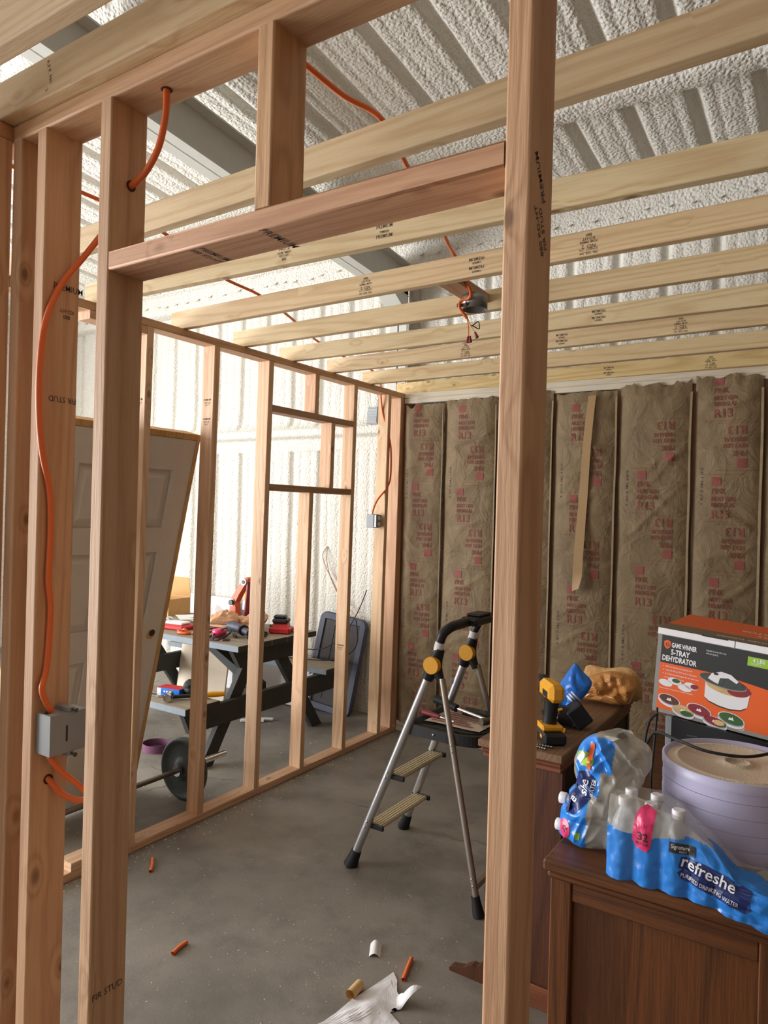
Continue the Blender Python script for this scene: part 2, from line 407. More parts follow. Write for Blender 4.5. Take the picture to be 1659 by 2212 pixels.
# ---- lettering as flat meshes
TXT = {}
def text2d(s, bold=0.0, width=1.0):
    key = (s, bold, width)
    if key in TXT: return TXT[key]
    cu = bpy.data.curves.new('lettering', 'FONT'); cu.body = s; cu.size = 1.0; cu.resolution_u = 2; cu.offset = bold
    cu.align_x = 'LEFT'
    ob = bpy.data.objects.new('lettering', cu); me = bpy.data.meshes.new_from_object(ob)
    bm = bmesh.new(); bm.from_mesh(me); bmesh.ops.triangulate(bm, faces=bm.faces)
    vs = [(v.co.x*width, v.co.y) for v in bm.verts]; fs = [[v.index for v in f.verts] for f in bm.faces]
    bm.free(); bpy.data.objects.remove(ob); bpy.data.meshes.remove(me); bpy.data.curves.remove(cu)
    w = max((v[0] for v in vs), default=0)
    TXT[key] = (vs, fs, w); return TXT[key]
class Flat:
    """2-D artwork: lettering, bars, ellipses; later mapped to a plane or draped over a surface"""
    def __init__(s): s.v = []; s.f = []
    def text(s, t, x, y, h, bold=0.0, width=1.0, flip=False, align='L', rot=0.0):
        vs, fs, w = text2d(t, bold, width); k = h/.70
        ox = {'L': 0, 'C': -w/2, 'R': -w}[align]; b = len(s.v); c, sn = math.cos(rot), math.sin(rot)
        for px, py in vs:
            a, d = (px+ox)*k, py*k
            if flip: a, d = -a, -d
            s.v.append((x+a*c-d*sn, y+a*sn+d*c))
        s.f += [[b+i for i in f] for f in fs]; return s
    def poly(s, pts):
        b = len(s.v); s.v += list(pts); s.f.append([b+i for i in range(len(pts))]); return s
    def rect(s, x0, y0, x1, y1): return s.poly([(x0, y0), (x1, y0), (x1, y1), (x0, y1)])
    def ell(s, x, y, a, b, n=28, rot=0.0):
        c, sn = math.cos(rot), math.sin(rot)
        return s.poly([(x+a*math.cos(t)*c-b*math.sin(t)*sn, y+a*math.cos(t)*sn+b*math.sin(t)*c) for t in [2*math.pi*k/n for k in range(n)]])
    def frame(s, x0, y0, x1, y1, t): return s.rect(x0, y0, x1, y0+t).rect(x0, y1-t, x1, y1).rect(x0, y0, x0+t, y1).rect(x1-t, y0, x1, y1)
    def put(s, name, mat, parent, origin, u, v, lift=.0006, bvh=None, maxlen=None):
        origin = Vector(origin); u = Vector(u).normalized(); v = Vector(v).normalized(); n = u.cross(v)
        vs = list(s.v); fs = [list(f) for f in s.f]
        if maxlen:
            bm = bmesh.new(); bvs = [bm.verts.new((p[0], p[1], 0)) for p in vs]
            for f in fs:
                try: bm.faces.new([bvs[i] for i in f])
                except ValueError: pass
            bmesh.ops.triangulate(bm, faces=bm.faces)
            for _ in range(3):
                es = [e for e in bm.edges if e.calc_length() > maxlen]
                if not es: break
                bmesh.ops.subdivide_edges(bm, edges=es, cuts=1)
                bmesh.ops.triangulate(bm, faces=bm.faces)
            bm.verts.index_update()
            vs = [(w_.co.x, w_.co.y) for w_ in bm.verts]; fs = [[w_.index for w_ in f.verts] for f in bm.faces]; bm.free()
        out = []
        for a, b in vs:
            p = origin+u*a+v*b
            if bvh is not None:
                hit = bvh.ray_cast(p+n*.5, -n, 1.2)
                if hit[0] is None: near = bvh.find_nearest(p); p = near[0] if near[0] is not None else p
                else: p = hit[0]
            out.append(p+n*lift)
        mb = MB(); mb.add(out, fs)
        me_o = mb.build(name, mat, parent)
        return me_o
def bvh_of(mb):
    vs = mb.v if mb.xf is None else [mb.xf @ p for p in mb.v]
    return BVHTree.FromPolygons([tuple(p) for p in vs], [tuple(f) for f in mb.f])
def nz(x, y, z, s=1.0): return noise.noise(Vector((x*s, y*s, z*s)))

# ================================================================== building shell
T = 2.505          # top of the wall plates
YN = 0.902         # near face of the framed wall with the doorway
XL = -2.749        # room face of the left partition
YF = 4.483         # room face of the insulated far wall
YB = 4.72          # foam face of the outside wall
SL = 0.0855        # roof pitch
XB0, XB1, YB0 = -7.8, 2.6, -4.6
fl = MB().box((XB0, YB0, -.12), (XB1, YB+.25, 0)).build('floor', 'concrete'); tag(fl, kind='structure')

def rib(u, deep, wide=.052):
    """cross-section of sprayed corrugated sheet: one deep flute and two faint ribs every 305 mm"""
    t = ((u+1.281) / .305) % 1.0; x = (t-.5)*.305
    d = abs(abs(x)-.1525) if False else min(abs(t), abs(1-t))*.305
    s = 1/(1+math.exp(min(40,(d-wide/2)/.006))); h = s*deep
    for c in (-.055, .055):
        h += .006*math.exp(-((x-c)/.012)**2)
    return h
def xs_ribbed(x0, x1):
    out = []; k0 = math.floor((x0+1.281)/.305)-1
    for k in range(k0, k0+int((x1-x0)/.305)+4):
        c = -1.281+k*.305
        for d in (-.045, -.034, -.027, -.021, -.012, 0, .012, .021, .027, .034, .045, .075, .0875, .0975, .1075, .125, .1525, .18, .1975, .2075, .2175, .235):
            if x0 <= c+d <= x1: out.append(c+d)
    return sorted(set(round(v, 4) for v in out))
PUR = [3.58, 2.06, .54, -.98]
def roof_z(x, y):
    z = 3.672+(4.6-y)*SL
    z += rib(x, .040)+.006*nz(x, y, 0, 2.2)+.004*nz(x, y, 3, 7)
    for p in PUR:
        d = abs(y-p)-.085
        s = 1/(1+math.exp(max(-40,min(40,d/.010)))); flat = 3.672+(4.6-y)*SL-.055+.007*nz(x, y, 9, 6)
        z = z*(1-s)+flat*s
    return z
xs = xs_ribbed(XB0, XB1)
ys = []
y = YB0
while y < 4.66:
    ys.append(y); near = min(abs(y-p) for p in PUR)
    y += .012 if .05 < near < .14 else (.05 if y > .8 else .12)
ys.append(4.66)
mb = MB(); vs = [(a, b, roof_z(a, b)) for b in ys for a in xs]; n = len(xs)
mb.add(vs, [(j*n+i, j*n+i+1, (j+1)*n+i+1, (j+1)*n+i) for j in range(len(ys)-1) for i in range(n-1)], True)
rf = mb.build('roof', 'foam'); tag(rf, kind='structure')

def wall_y(x, z):
    y = YB+rib(x, .034, .042)+.008*nz(x, 0, z, 2)+.002*nz(x, 2, z, 6)
    # girt hidden under foam: swells out above, undercut below
    g = 0.0
    if z > 2.245: g = .085*math.exp(-max(0, z-2.30)/.05) if z > 2.30 else .085
    elif z > 2.12: g = .085*max(0.0, 1-(2.245-z)/.018)
    y2 = YB-.006
    if z > 2.12: k = min(1, max(0, (2.36-z)/.05)) if z > 2.2 else 1; y = y*(1-k)+y2*k
    return y-g
zs = []
z = 0.0
while z < 3.62:
    zs.append(z); z += .009 if 2.08 < z < 2.40 else .05
zs.append(3.62)
xw = [x for x in xs]
mb = MB(); vs = [(a, wall_y(a, b), b) for b in zs for a in xw]; n = len(xw)
mb.add(vs, [(j*n+i, j*n+i+1, (j+1)*n+i+1, (j+1)*n+i) for j in range(len(zs)-1) for i in range(n-1)], True)
wb = mb.build('wall_back', 'foam_wall'); tag(wb, kind='structure')
# eave strut: foamed face with tufts, under the roof edge
def strut(u, v):
    x = XB0+(XB1-XB0)*u
    pr = [(4.74, 3.47), (4.66, 3.476), (4.615, 3.484), (4.60, 3.50), (4.598, 3.56), (4.60, 3.62), (4.602, 3.652), (4.56, 3.668), (4.54, 3.69), (4.55, 3.74)]
    k = v*(len(pr)-1); i = min(int(k), len(pr)-2); t = k-i
    y = pr[i][0]*(1-t)+pr[i+1][0]*t; z = pr[i][1]*(1-t)+pr[i+1][1]*t
    return Vector((x, y+.006*nz(x, 1, v*2, 7)-.012*max(0, v-.75)*nz(x, 5, v, 12), z+.005*nz(x, 7, v, 5)))
es = MB().grid(strut, 420, 24)
R = random.Random(3); x = XB0+.3
while x < XB1:
    z = 3.548+R.uniform(-.012, .012); s = R.uniform(.016, .028)
    es.add([(x-s, 4.597, z+s*.6), (x+s*.9, 4.597, z+s*.9), (x-.1*s, 4.560, z-s*.6), (x, 4.597, z+s*.2)], [(0, 1, 2), (0, 2, 3), (3, 2, 1)])
    x += R.uniform(.10, .19)
eo = es.build('trim_1', 'foam'); tag(eo, kind='structure')

# outer walls that the photo does not show: left gable with the roll-up door opening, right gable and front wall darkened to cut bounce, front opening added for fill
mb = MB(); HT = 4.6
mb.box((XB0-.15, YB0, 0), (XB0, -4.3, HT)).box((XB0-.15, 2.3, 0), (XB0, YB+.2, HT)).box((XB0-.15, -4.3, 3.4), (XB0, 2.3, HT))
tag(mb.build('wall_left_gable', 'foam'), kind='structure')
tag(MB().box((XB1, YB0, 0), (XB1+.15, YB+.2, HT)).build('wall_right_gable', 'low_bounce'), kind='structure')
mb = MB().box((XB0, YB0-.15, 0), (-3.3, YB0, HT)).box((-1.1, YB0-.15, 0), (XB1, YB0, HT)).box((-3.3, YB0-.15, 2.6), (-1.1, YB0, HT))
tag(mb.build('wall_front', 'low_bounce'), kind='structure')

# steel frame: tapered column and rafter
frame = thing('steel_frame', 'grey steel rafter and column of the building frame', 'steel frame', (-2.885, 4.65, 0))
def raf_z(y): return 3.265+(4.58-y)*SL
y0, y1 = -3.4, 4.60
mb = MB(); mb.prism([(-2.96, y0, raf_z(y0)), (-2.96, y1, raf_z(y1)), (-2.96, y1, raf_z(y1)+.01), (-2.96, y0, raf_z(y0)+.01)], (.15, 0, 0)); mb.build('bottom_flange', 'steel_paint', frame)
mb = MB(); mb.prism([(-2.89, y0, raf_z(y0)), (-2.89, 4.70, raf_z(4.70)), (-2.89, 4.70, raf_z(4.70)+.26), (-2.89, y0, raf_z(y0)+.26)], (.01, 0, 0)); mb.build('web', 'steel_paint', frame)
mb = MB(); mb.prism([(-2.96, y0, raf_z(y0)+.25), (-2.96, 4.66, raf_z(4.66)+.25), (-2.96, 4.66, raf_z(4.66)+.26), (-2.96, y0, raf_z(y0)+.26)], (.15, 0, 0)); mb.build('top_flange', 'steel_paint', frame)
MB().box((-2.96, 4.58, 0), (-2.81, 4.59, 3.27)).build('column_flange', 'steel_paint', frame)
MB().box((-2.89, 4.58, 0), (-2.88, 4.71, 3.45)).build('column_web', 'steel_paint', frame)
mb = MB().prism([(-2.96, 4.33, raf_z(4.33)-.002), (-2.96, 4.58, raf_z(4.58)-.002), (-2.96, 4.58, raf_z(4.58)-.13)], (.15, 0, 0)); mb.build('haunch', 'steel_paint', frame)
MB().box((-2.80, 2.02, 3.80), (-2.45, 2.10, 3.93), c=.004).build('purlin_clip', 'steel_paint', frame)

# ================================================================== framed walls
def lean(z): return -.037*(1-z/2.47)
wl = struct('wall_left')
PC = (.80, .72, .62)
lumber('bottom_plate', (XL-.0445, 1.10+lean(0), .019), (XL-.0445, 4.483, .019), .089, .038, (1, 0, 0), 'stud', wl, (1.0, .93, .88))
lumber('top_plate', (XL-.0445, .995, T-.019), (XL-.0445, 4.50, T-.019), .089, .038, (1, 0, 0), 'stud', wl, (.93, .84, .72))
def lstud(name, yr, z0=.038, z1=T-.038, col=None):
    return lumber(name, (XL-.0445, yr-.019+lean(z0), z0), (XL-.0445, yr-.019+lean(z1), z1), .089, .038, (1, 0, 0), 'stud', wl, col)
LS = {}
for k, yr, col in (('A', 2.203, (1.08, 1.08, 1.06)), ('B', 2.628, (1.05, 1.0, .95)), ('C', 3.045, (1.08, 1.06, 1.0)), ('D', 3.881, (1.05, 1.02, .93)), ('E', 4.304, (1.10, 1.10, 1.0)), ('F', 4.474, (1.0, .88, .80))):
    LS[k] = lstud('stud', yr, col=col)
lstud('cripple_stud', 3.468, 2.222, T-.038, (1.0, .9, .82))
lstud('cripple_stud', 3.645, 1.768, 2.184, (1.02, .93, .84))
lstud('cripple_stud', 3.446, .038, 1.730, (1.08, 1.02, .92))
lumber('blocking', (XL-.0445, 3.043, 2.203), (XL-.0445, 3.843, 2.203), .089, .038, (1, 0, 0), 'stud', wl, (.72, .64, .56))
lumber('blocking', (XL-.0445, 3.036, 1.749), (XL-.0445, 3.832, 1.749), .089, .038, (1, 0, 0), 'stud', wl, (.72, .64, .56))
lumber('blocking', (XL-.0445, 1.862, 2.448), (XL-.0445, 2.163, 2.448), .089, .038, (1, 0, 0), 'stud', wl, (1.1, 1.0, .93))
lumber('blocking', (XL-.0445, 1.84, .057), (XL-.0445, 2.128, .057), .089, .038, (1, 0, 0), 'stud', wl, (1.12, 1.12, 1.08))

wn = struct('wall_near')
NS = {}
def nstud(name, x0, z0=.038, z1=T-.038, col=None, dx=0.0):
    return lumber(name, (x0+.019+dx, YN+.0445, z0), (x0+.019, YN+.0445, z1), .038, .089, (1, 0, 0), 'stud', wn, col)
NS['s0'] = nstud('stud', -1.6415, col=(.96, .88, .80))
NS['s1'] = nstud('stud', -1.5435, col=(1.0, .90, .80))
NS['s2'] = nstud('stud', -1.3135, col=(.96, .90, .82))
NS['cr'] = nstud('cripple_stud', -.8725, 2.1495, T-.038, (.98, .88, .74))
NS['post'] = nstud('stud', -.4025, col=(1.0, .89, .80))
NS['hd'] = lumber('header', (-1.274, YN+.0445, 2.130), (-.4035, YN+.0445, 2.130), .089, .038, (0, 1, 0), 'stud', wn, (.98, .82, .74))
lumber('top_plate', (-1.6415, YN+.0445, T-.019), (2.2, YN+.0445, T-.019), .089, .038, (0, 1, 0), 'stud', wn, (1.0, .92, .80))
lumber('bottom_plate', (-1.6415, YN+.0445, .019), (-1.276, YN+.0445, .019), .089, .038, (0, 1, 0), 'stud', wn)
lumber('bottom_plate', (-.4025, YN+.0445, .019), (2.2, YN+.0445, .019), .089, .038, (0, 1, 0), 'stud', wn)
for x in (.42, .83, 1.23, 1.64, 2.05): nstud('stud', x)

wh = struct('wall_hall')
lumber('top_plate', (-1.687, -1.7, T-.019), (-1.687, .990, T-.019), .089, .038, (1, 0, 0), 'stud', wh, (.86, .66, .56))
lumber('bottom_plate', (-1.687, -1.7, .019), (-1.687, .990, .019), .089, .038, (1, 0, 0), 'stud', wh)
for y in (.864, .06, -.35, -1.6):
    lumber('stud', (-1.687, y+.019, .038), (-1.687, y+.019, T-.038), .089, .038, (1, 0, 0), 'stud', wh, (.95, .86, .78))

wf = struct('wall_far')
lumber('stud', (-2.772, YF+.0445, .0), (-2.772, YF+.0445, 2.467), .038, .089, (1, 0, 0), 'stud', wf, (.8, .7, .6))
for x in (-2.7285, -2.40, -1.99, -1.592, -1.181, -.748, -.375, .03, .44, .85, 1.26, 1.67, 2.08):
    lumber('stud', (x, YF+.0645, .076), (x, YF+.0645, 2.43), .038, .089, (1, 0, 0), 'stud', wf, (.7, .6, .5))
for z in (.019, .057):
    lumber('bottom_plate', (-2.748, YF+.0445, z), (2.2, YF+.0445, z), .089, .038, (0, 1, 0), 'white_plate', wf, (1, 1, 1))
for z, x0 in ((T-.019, -2.748), (T-.057, -2.748)):
    lumber('top_plate', (x0, YF+.0445, z), (2.2, YF+.0445, z), .089, .038, (0, 1, 0), 'white_plate', wf, (1, .97, .9))

# ceiling joists on edge, laid across the plates
ce = struct('ceiling')
JO = []
for i, (ya, yb, xe, col) in enumerate(((.722, .728, -2.83, (.86, .80, .76)), (.872, .870, -2.83, (.92, .86, .80)),
        (1.500, 1.418, -2.83, (.94, .90, .86)), (1.888, 1.965, -2.83, (1.02, 1.02, .97)), (2.376, 2.342, -2.838, (1.0, .94, .88)), (2.80, 2.758, -2.835, (1.0, .97, .90)),
        (3.207, 3.219, -2.86, (1.03, 1.03, .98)), (3.60, 3.532, -2.80, (1.02, .98, .93)), (4.04, 4.002, -2.83, (1.0, .97, .88)), (4.515, 4.448, -2.845, (1.06, 1.02, .78)))):
    def yy(x): return ya+(yb-ya)*(x-xe)/(0-xe)
    j = lumber('ceiling_joist', (xe, yy(xe)+.019, T+.0445), (2.2, yy(2.2)+.019, T+.0445), .038, .089, (0, 1, 0), 'joist', ce, col)
    JO.append((j, xe, ya, yb))
lumber('box_blocking', (-1.315, 2.40, 2.545), (-1.335, 2.775, 2.555), .089, .038, (1, 0, 0), 'stud', ce, (.80, .70, .62))

# grade stamps inked on the timber
def jstamp(ji, x, lines, h, flip=True, zc=.0445):
    j, xe, ya, yb = JO[ji]; y = ya+(yb-ya)*(x-xe)/(0-xe)
    u = Vector((0-xe, yb-ya, 0)).normalized(); F = Flat(); k = len(lines)
    for i, (t, hh) in enumerate(lines):
        yy_ = (k/2-i-.5)*h*1.45
        wn_ = text2d(t, .004, 1.0)[2]*hh/.70; wf_ = min(1.5, max(.55, .062/wn_)) if len(t) > 6 else 1.0
        F.text(t, 0, -yy_ if flip else yy_, hh, .004, wf_, flip, 'C')
    F.put('grade_stamp', 'stamp', j, (x, y, T+zc), u, (0, 0, 1))
GS = [('FIN, GER, SW', .008), ('SCP@EST. LTH', .008), ('NO. 2', .013), ('AILIM TIMBER', .008), ('KD-HT', .010), ('880', .010)]
PS = [('TIMBER', .008), ('PREMIUM', .012), ('TIMBER', .008), ('PREMIUM', .012)]
jstamp(4, -.735, GS, .0085); jstamp(3, -1.70, GS, .0085, False); jstamp(3, -1.28, PS, .011, False); jstamp(4, -1.65, GS, .0085)
jstamp(4, -1.15, PS, .011); jstamp(7, -1.24, PS, .011); jstamp(7, -.66, GS, .0085); jstamp(7, -1.80, GS, .0085); jstamp(9, -1.25, PS, .011); jstamp(9, -.66, GS, .0085)
jstamp(6, -.95, PS, .010)
def sstamp(st, lines, origin, u, v, flip=False):
    F = Flat(); y = 0
    for t, h in lines: F.text(t, 0, y, h, .004, .9, flip, 'C'); y += -h*1.5 if not flip else h*1.5
    F.put('grade_stamp', 'stamp', st, origin, u, v)
fX = -1.5055
sstamp(NS['s1'], [('PREMIUM', .014)], (fX, .962, 2.115), (0, 1, 0), (0, 0, 1))
sstamp(NS['s1'], [('880', .009), ('KD-HT', .009)], (fX, .960, 2.06), (0, 1, 0), (0, 0, 1), True)
sstamp(NS['s1'], [('FIR STUD', .013)], (fX, .955, 1.872), (0, 1, 0), (0, 0, 1), True)
sstamp(NS['s2'], [('FIR STUD', .014)], (-1.2755, .945, .60), (0, 1, 0), (0, 0, 1))
sstamp(NS['post'], [('PREMIUM', .013)], (-.3645, .945, 2.105), (0, -.6, 1), (0, -1, -.6), False)
sstamp(NS['post'], [('880 KD-HT', .011), ('FIR STUD', .011)], (-.3645, .945, 2.03), (0, -.5, 1), (0, -1, -.5), False)
sstamp(NS['hd'], [('PREMIUM', .018)], (-.86, YN+.045, 2.1110), (0, 1, 0), (1, 0, 0))
sstamp(NS['hd'], [('PREMIUM', .014), ('880 KD-HT', .012)], (-1.02, YN+.045, 2.1110), (0, 1, 0), (1, 0, 0))
jj = JO[1][0]; F = Flat().text('A.F.P. No', 0, 0, .010, .004, 1, False, 'C').text('2', .03, -.018, .010, .004, 1)
F.put('grade_stamp', 'stamp', jj, (-1.455, .8712, T+.05), (.25, 0, -1), (1, 0, .25))
for k, zz in (('B', 2.18), ('B', 2.08), ('A', 2.12), ('D', .72)):
    yb_ = {'A': 2.203, 'B': 2.628, 'D': 3.881}[k]-.038+lean(zz)
    sstamp(LS[k], [('PREMIUM', .010), ('FIR STUD', .008), ('KD-HT', .008)], (XL-.045, yb_, zz), (1, 0, 0), (0, 0, 1))

# ================================================================== kraft-faced insulation batts
def print_block():
    a = Flat(); a.text('PINK', 0, .155, .031, .012, .78).text('NEXT GEN', 0, .114, .024, .020, .74).text('FIBERGLAS', 0, .079, .024, .020, .74).text('R13', 0, .014, .048, .018, .95)
    a.rect(-.05, -.006, .16, -.0047); a.rect(-.05, .266, .16, .2673)
    b = Flat(); b.rect(0, .200, .050, .250)
    return a, b
PB, PL = print_block()
def flipf(F):
    G = Flat(); G.v = [(-x, -y) for x, y in F.v]; G.f = F.f; return G
PBf, PLf = flipf(PB), flipf(PL)
def batt(xl, xr, seed, label, ztop=2.425, phase=0.0, torn=.02, prints=True, left_gap=.010):
    t = thing('insulation_batt', label, 'insulation', ((xl+xr)/2, YF, .076), 'kraft-faced batts between the far wall studs')
    R = random.Random(seed); w = xr-xl
    folds = [(R.uniform(.1, .9), R.uniform(.1, 2.3), R.uniform(-.9, .9), R.uniform(.004, .011), R.uniform(.02, .05)) for _ in range(16)]
    def surf(u, v):
        x = xl+left_gap+(w-.010-left_gap)*u; zt = ztop+torn*nz(x, seed, 1, 14)+torn*.6*nz(x, seed, 4, 40)
        z = .080+(zt-.080)*v
        b = .030*(1-abs(2*u-1)**3.0)*(1-.75*max(0, 1-(1-v)/.06)**2)
        b += .014*nz(x*2.5+seed, 0, z*1.1)*(1-abs(2*u-1)**4)+.005*nz(x*9, seed, z*4)
        for fu, fz, an, am, wd in folds:
            dx = (x-(xl+w*fu)); dz = z-fz; d = dx*math.sin(an)+dz*math.cos(an); al = abs(dx*math.cos(an)-dz*math.sin(an))
            b += am*math.exp(-(d/wd*2.2)**2)*math.exp(-(al/.22)**2)*(1-abs(2*u-1)**4)
        if v > .95: b += .012*(v-.95)/.05*nz(x*20, seed, z*12)
        bk = .004*max(0, 1-u/.05)**2
        return Vector((x+.003*nz(z*3, seed, u)+.010*nz(z*1.7, seed, 3)*max(0, 1-u/.15), YF-.007-max(b, -.002)+bk, z))
    mb = MB().grid(surf, 26, 150)
    fc = mb.build('kraft_facing', 'kraft', t); bv = bvh_of(mb)
    # stapling flanges: narrow paper strips standing proud along each edge
    for side, u0 in ((1, xr-.020),):
        def fl_(u, v):
            z = .08+2.30*v
            return Vector((u0+.015*u+.004*nz(z*2.2, seed+side, 0), YF-.012-.010*abs(nz(z*1.6, seed, side))-(.012*u if side else .012*(1-u)), z))
        MB().grid(fl_, 3, 60).build('stapling_flange', 'kraft', t)
    if prints:
        z = 2.43+phase; k = 0
        while z > .15:
            zz = z-.275
            if zz > .10 and z < 2.50:
                z1 = min(zz, 9)
                if k % 2 == 0:
                    o = (xl+w*.30, YF, zz); A, B = PB, PL
                else:
                    o = (xl+w*.78, YF, zz+.265); A, B = PBf, PLf
                A2 = Flat(); A2.v = A.v; A2.f = A.f
                if k % 2 == 0 and z > 2.36: pass
                A2.put('printed_lettering', 'print_red', fc, o, (1, 0, 0), (0, 0, 1), .0022, bv, .012)
                B.put('printed_logo', 'print_pink', fc, o, (1, 0, 0), (0, 0, 1), .0022, bv, .012)
            z -= .290; k += 1
        for zc in (1.95-phase*.3, 1.0-phase*.3):
            F = Flat().text('A   05 21 22  DM-2   4  03130', 0, 0, .013, .002, .95)
            F.put('date_code', 'ink', fc, (xl+w*.17, YF, zc-.22), (0, 0, 1), (-1, 0, 0), .0022, bv, .02)
    return t, fc, bv
batt(-2.746, -2.40, 1, 'narrow brown batt in the corner beside the stud partition', 2.41, .01, .03, left_gap=.012)
batt(-2.40, -1.99, 2, 'brown paper batt with clear R13 print behind the ladder top', 2.43, -.02, .02)
batt(-1.99, -1.592, 3, 'brown paper batt mostly hidden behind the doorway post', 2.45, .08, .01)
b4, f4, v4 = batt(-1.592, -1.181, 4, 'brown paper batt with a loose tape strip hanging down it', 2.42, -.06, .01)
batt(-1.181, -.748, 5, 'brown paper batt directly left of the orange carton corner, torn along its top', 2.44, .09, .035)
batt(-.748, -.375, 6, 'brown paper batt rising behind the orange carton', 2.46, .05, .03)
batt(-.375, .03, 7, 'brown paper batt at the far right edge of the photo', 2.44, .0, .02)
for k, x in enumerate((.03, .44, .85, 1.26, 1.67)):
    batt(x, x+.405, 10+k, '%s brown paper batt beyond the right edge of the photo' % ('first', 'second', 'third', 'fourth', 'last')[k], 2.44, .02*k, .02, prints=False)
def tape(u, v):
    z = 2.39-1.235*v; x = -1.335-.055*v+(u-.5)*(.048+.014*v)-.012*math.sin(v*3)
    if v > .94: x += (v-.94)*-.25*u
    return Vector((x, YF-.052-.010*math.sin(v*9)-.022*v-.02*max(0, v-.92)/.08*u, z+.02*u*(v > .9)))
tp = MB().grid(tape, 4, 60).build('paper_strip', 'kraft_pale'); tag(tp, 'pale brown paper strip hanging loose on the insulation', 'paper strip')

# ================================================================== right-hand group
RT = Matrix.Rotation
# ---- oak desk, end towards the doorway
DX0, DX1, DY0, DY1, DZ = -.612, -.078, 1.785, 3.05, .75
desk = thing('oak_desk', 'stained oak desk with framed end panel under the water bottles', 'desk', (-.345, 2.4, 0))
mb = MB().box((DX0-.012, DY0-.030, DZ-.030), (DX1+.014, DY1+.02, DZ), c=.006); mb.build('desk_top', 'oak_x', desk)
MB().box((DX0-.004, DY0-.016, DZ-.052), (DX1+.004, DY1+.012, DZ-.0305), c=.006).build('top_moulding', 'oak_x', desk)
for x0, x1 in ((DX0, DX0+.054), (DX1-.054, DX1)):
    MB().box((x0, DY0, .0), (x1, DY0+.04, DZ-.0525), c=.003).build('stile', 'oak', desk)
    MB().box((x0, DY1-.04, .0), (x1, DY1, DZ-.0525), c=.003).build('stile', 'oak', desk)
MB().box((DX0+.0545, DY0+.004, .645), (DX1-.0545, DY0+.038, DZ-.0525), c=.003).build('top_rail', 'oak_x', desk)
MB().box((DX0+.0545, DY0+.004, .06), (DX1-.0545, DY0+.038, .15), c=.003).build('bottom_rail', 'oak_x', desk)
MB().box((DX0+.0545, DY0+.022, .1505), (DX1-.0545, DY0+.032, .6445)).build('end_panel', 'oak', desk)
MB().box((DX0+.004, DY0+.0405, .06), (DX0+.022, DY1-.0405, DZ-.0525)).build('side_panel', 'oak_y', desk)
MB().box((DX1-.022, DY0+.0405, .06), (DX1-.004, DY1-.0405, DZ-.0525)).build('side_panel', 'oak_y', desk)

# ---- antique cabinet with scroll-cut end panel
OZ = .853
org = thing('scroll_end_cabinet', 'antique red-brown cabinet with a scroll-cut end panel and foot', 'cabinet', (-.89, 2.7, 0))
prof = [(-.745, 0), (-1.136, 0), (-1.138, .010), (-1.128, .018), (-1.105, .022), (-1.085, .026), (-1.068, .040), (-1.050, .050), (-1.034, .050), (-1.026, .052), (-1.012, .075), (-.996, .088),
        (-.975, .11), (-.955, .15), (-.955, .19), (-.975, .24), (-1.002, .29), (-1.010, .33), (-1.000, .38), (-.965, .43), (-.94, .50), (-.94, .62), (-.965, .72), (-.985, .79), (-.745, .79)]
for y in (2.262, 3.10): MB().prism([(x, y, z) for x, z in prof], (0, .03, 0)).build('end_panel', 'organ', org)
MB().box((-.93, 2.252, .0), (-.745, 2.2615, .075), c=.003).build('base_moulding', 'organ_x', org)
MB().box((-.93, 2.293, .04), (-.762, 3.099, .785)).build('body', 'organ', org)
MB().box((-.7615, 2.293, .03), (-.750, 3.099, .80)).build('back_board', 'dark_back', org)
MB().box((-1.022, 2.250, .7905), (-.745, 3.145, .808), c=.004).box((-1.030, 2.243, .8085), (-.742, 3.150, .826), c=.006).build('cornice_moulding', 'organ_x', org)
MB().box((-1.038, 2.236, .8265), (-.738, 3.160, OZ), c=.004).build('top_board', 'organ_top', org)

# ---- cordless drill standing on its battery
dx, dy = -.826, 2.365
dr = thing('cordless_drill', 'yellow and black cordless drill standing on its battery', 'drill', (dx, dy, OZ))
X = Matrix.Translation((dx, dy, OZ)) @ RT(math.radians(38), 4, 'Z')
MB(X).box((-.040, -.058, .0), (.040, .058, .040), c=.008).build('battery', 'black', dr)
MB(X).box((-.038, -.030, .0405), (.038, .050, .060), c=.006).box((-.0405, -.035, .018), (.0405, -.010, .034), c=.003).build('battery_mount', 'yellow', dr)
MB(X).tube([(0, .012, .058), (0, .006, .085), (0, -.002, .115), (0, -.006, .145)], [.021, .019, .019, .023], 12, True, 1.25).build('grip', 'black', dr)
MB(X).box((-.027, -.070, .146), (.027, .060, .208), c=.014).build('motor_housing', 'yellow', dr)
MB(X).box((-.0285, -.045, .155), (.0285, .015, .185), c=.006).build('side_panel', 'black', dr)
MB(X).lathe([(.024, 0), (.031, .006), (.031, .040), (.026, .052), (.022, .085), (.012, .100)], X.inverted() @ X @ Vector((0, .058, .178)), (0, 1, 0), 18).build('chuck', 'black_rubber', dr)
MB(X).box((-.010, .018, .112), (.010, .036, .140), c=.006).build('trigger', 'red', dr)
MB(X).tube(catmull([(.024, .02, .055), (.036, .03, .075), (.034, .01, .10), (.024, -.005, .09)]), .0025, 6).build('belt_hook', 'nail', dr)
# drill bits lying by it
for k, (a, b) in enumerate((((-.872, 2.275), (-.802, 2.262)), ((-.862, 2.288), (-.79, 2.292)))):
    bt = MB().tube([(a[0]+(b[0]-a[0])*i/32, a[1]+(b[1]-a[1])*i/32, OZ+.0055) for i in range(33)], [.004+.0013*math.sin(i*1.5) for i in range(33)], 8)
    o = bt.build('drill_bit', 'nail'); tag(o, ['spiral drill bit nearest the cabinet edge below the drill', 'spiral drill bit lying closer to the drill battery'][k], 'drill bit', 'drill bits on the cabinet')

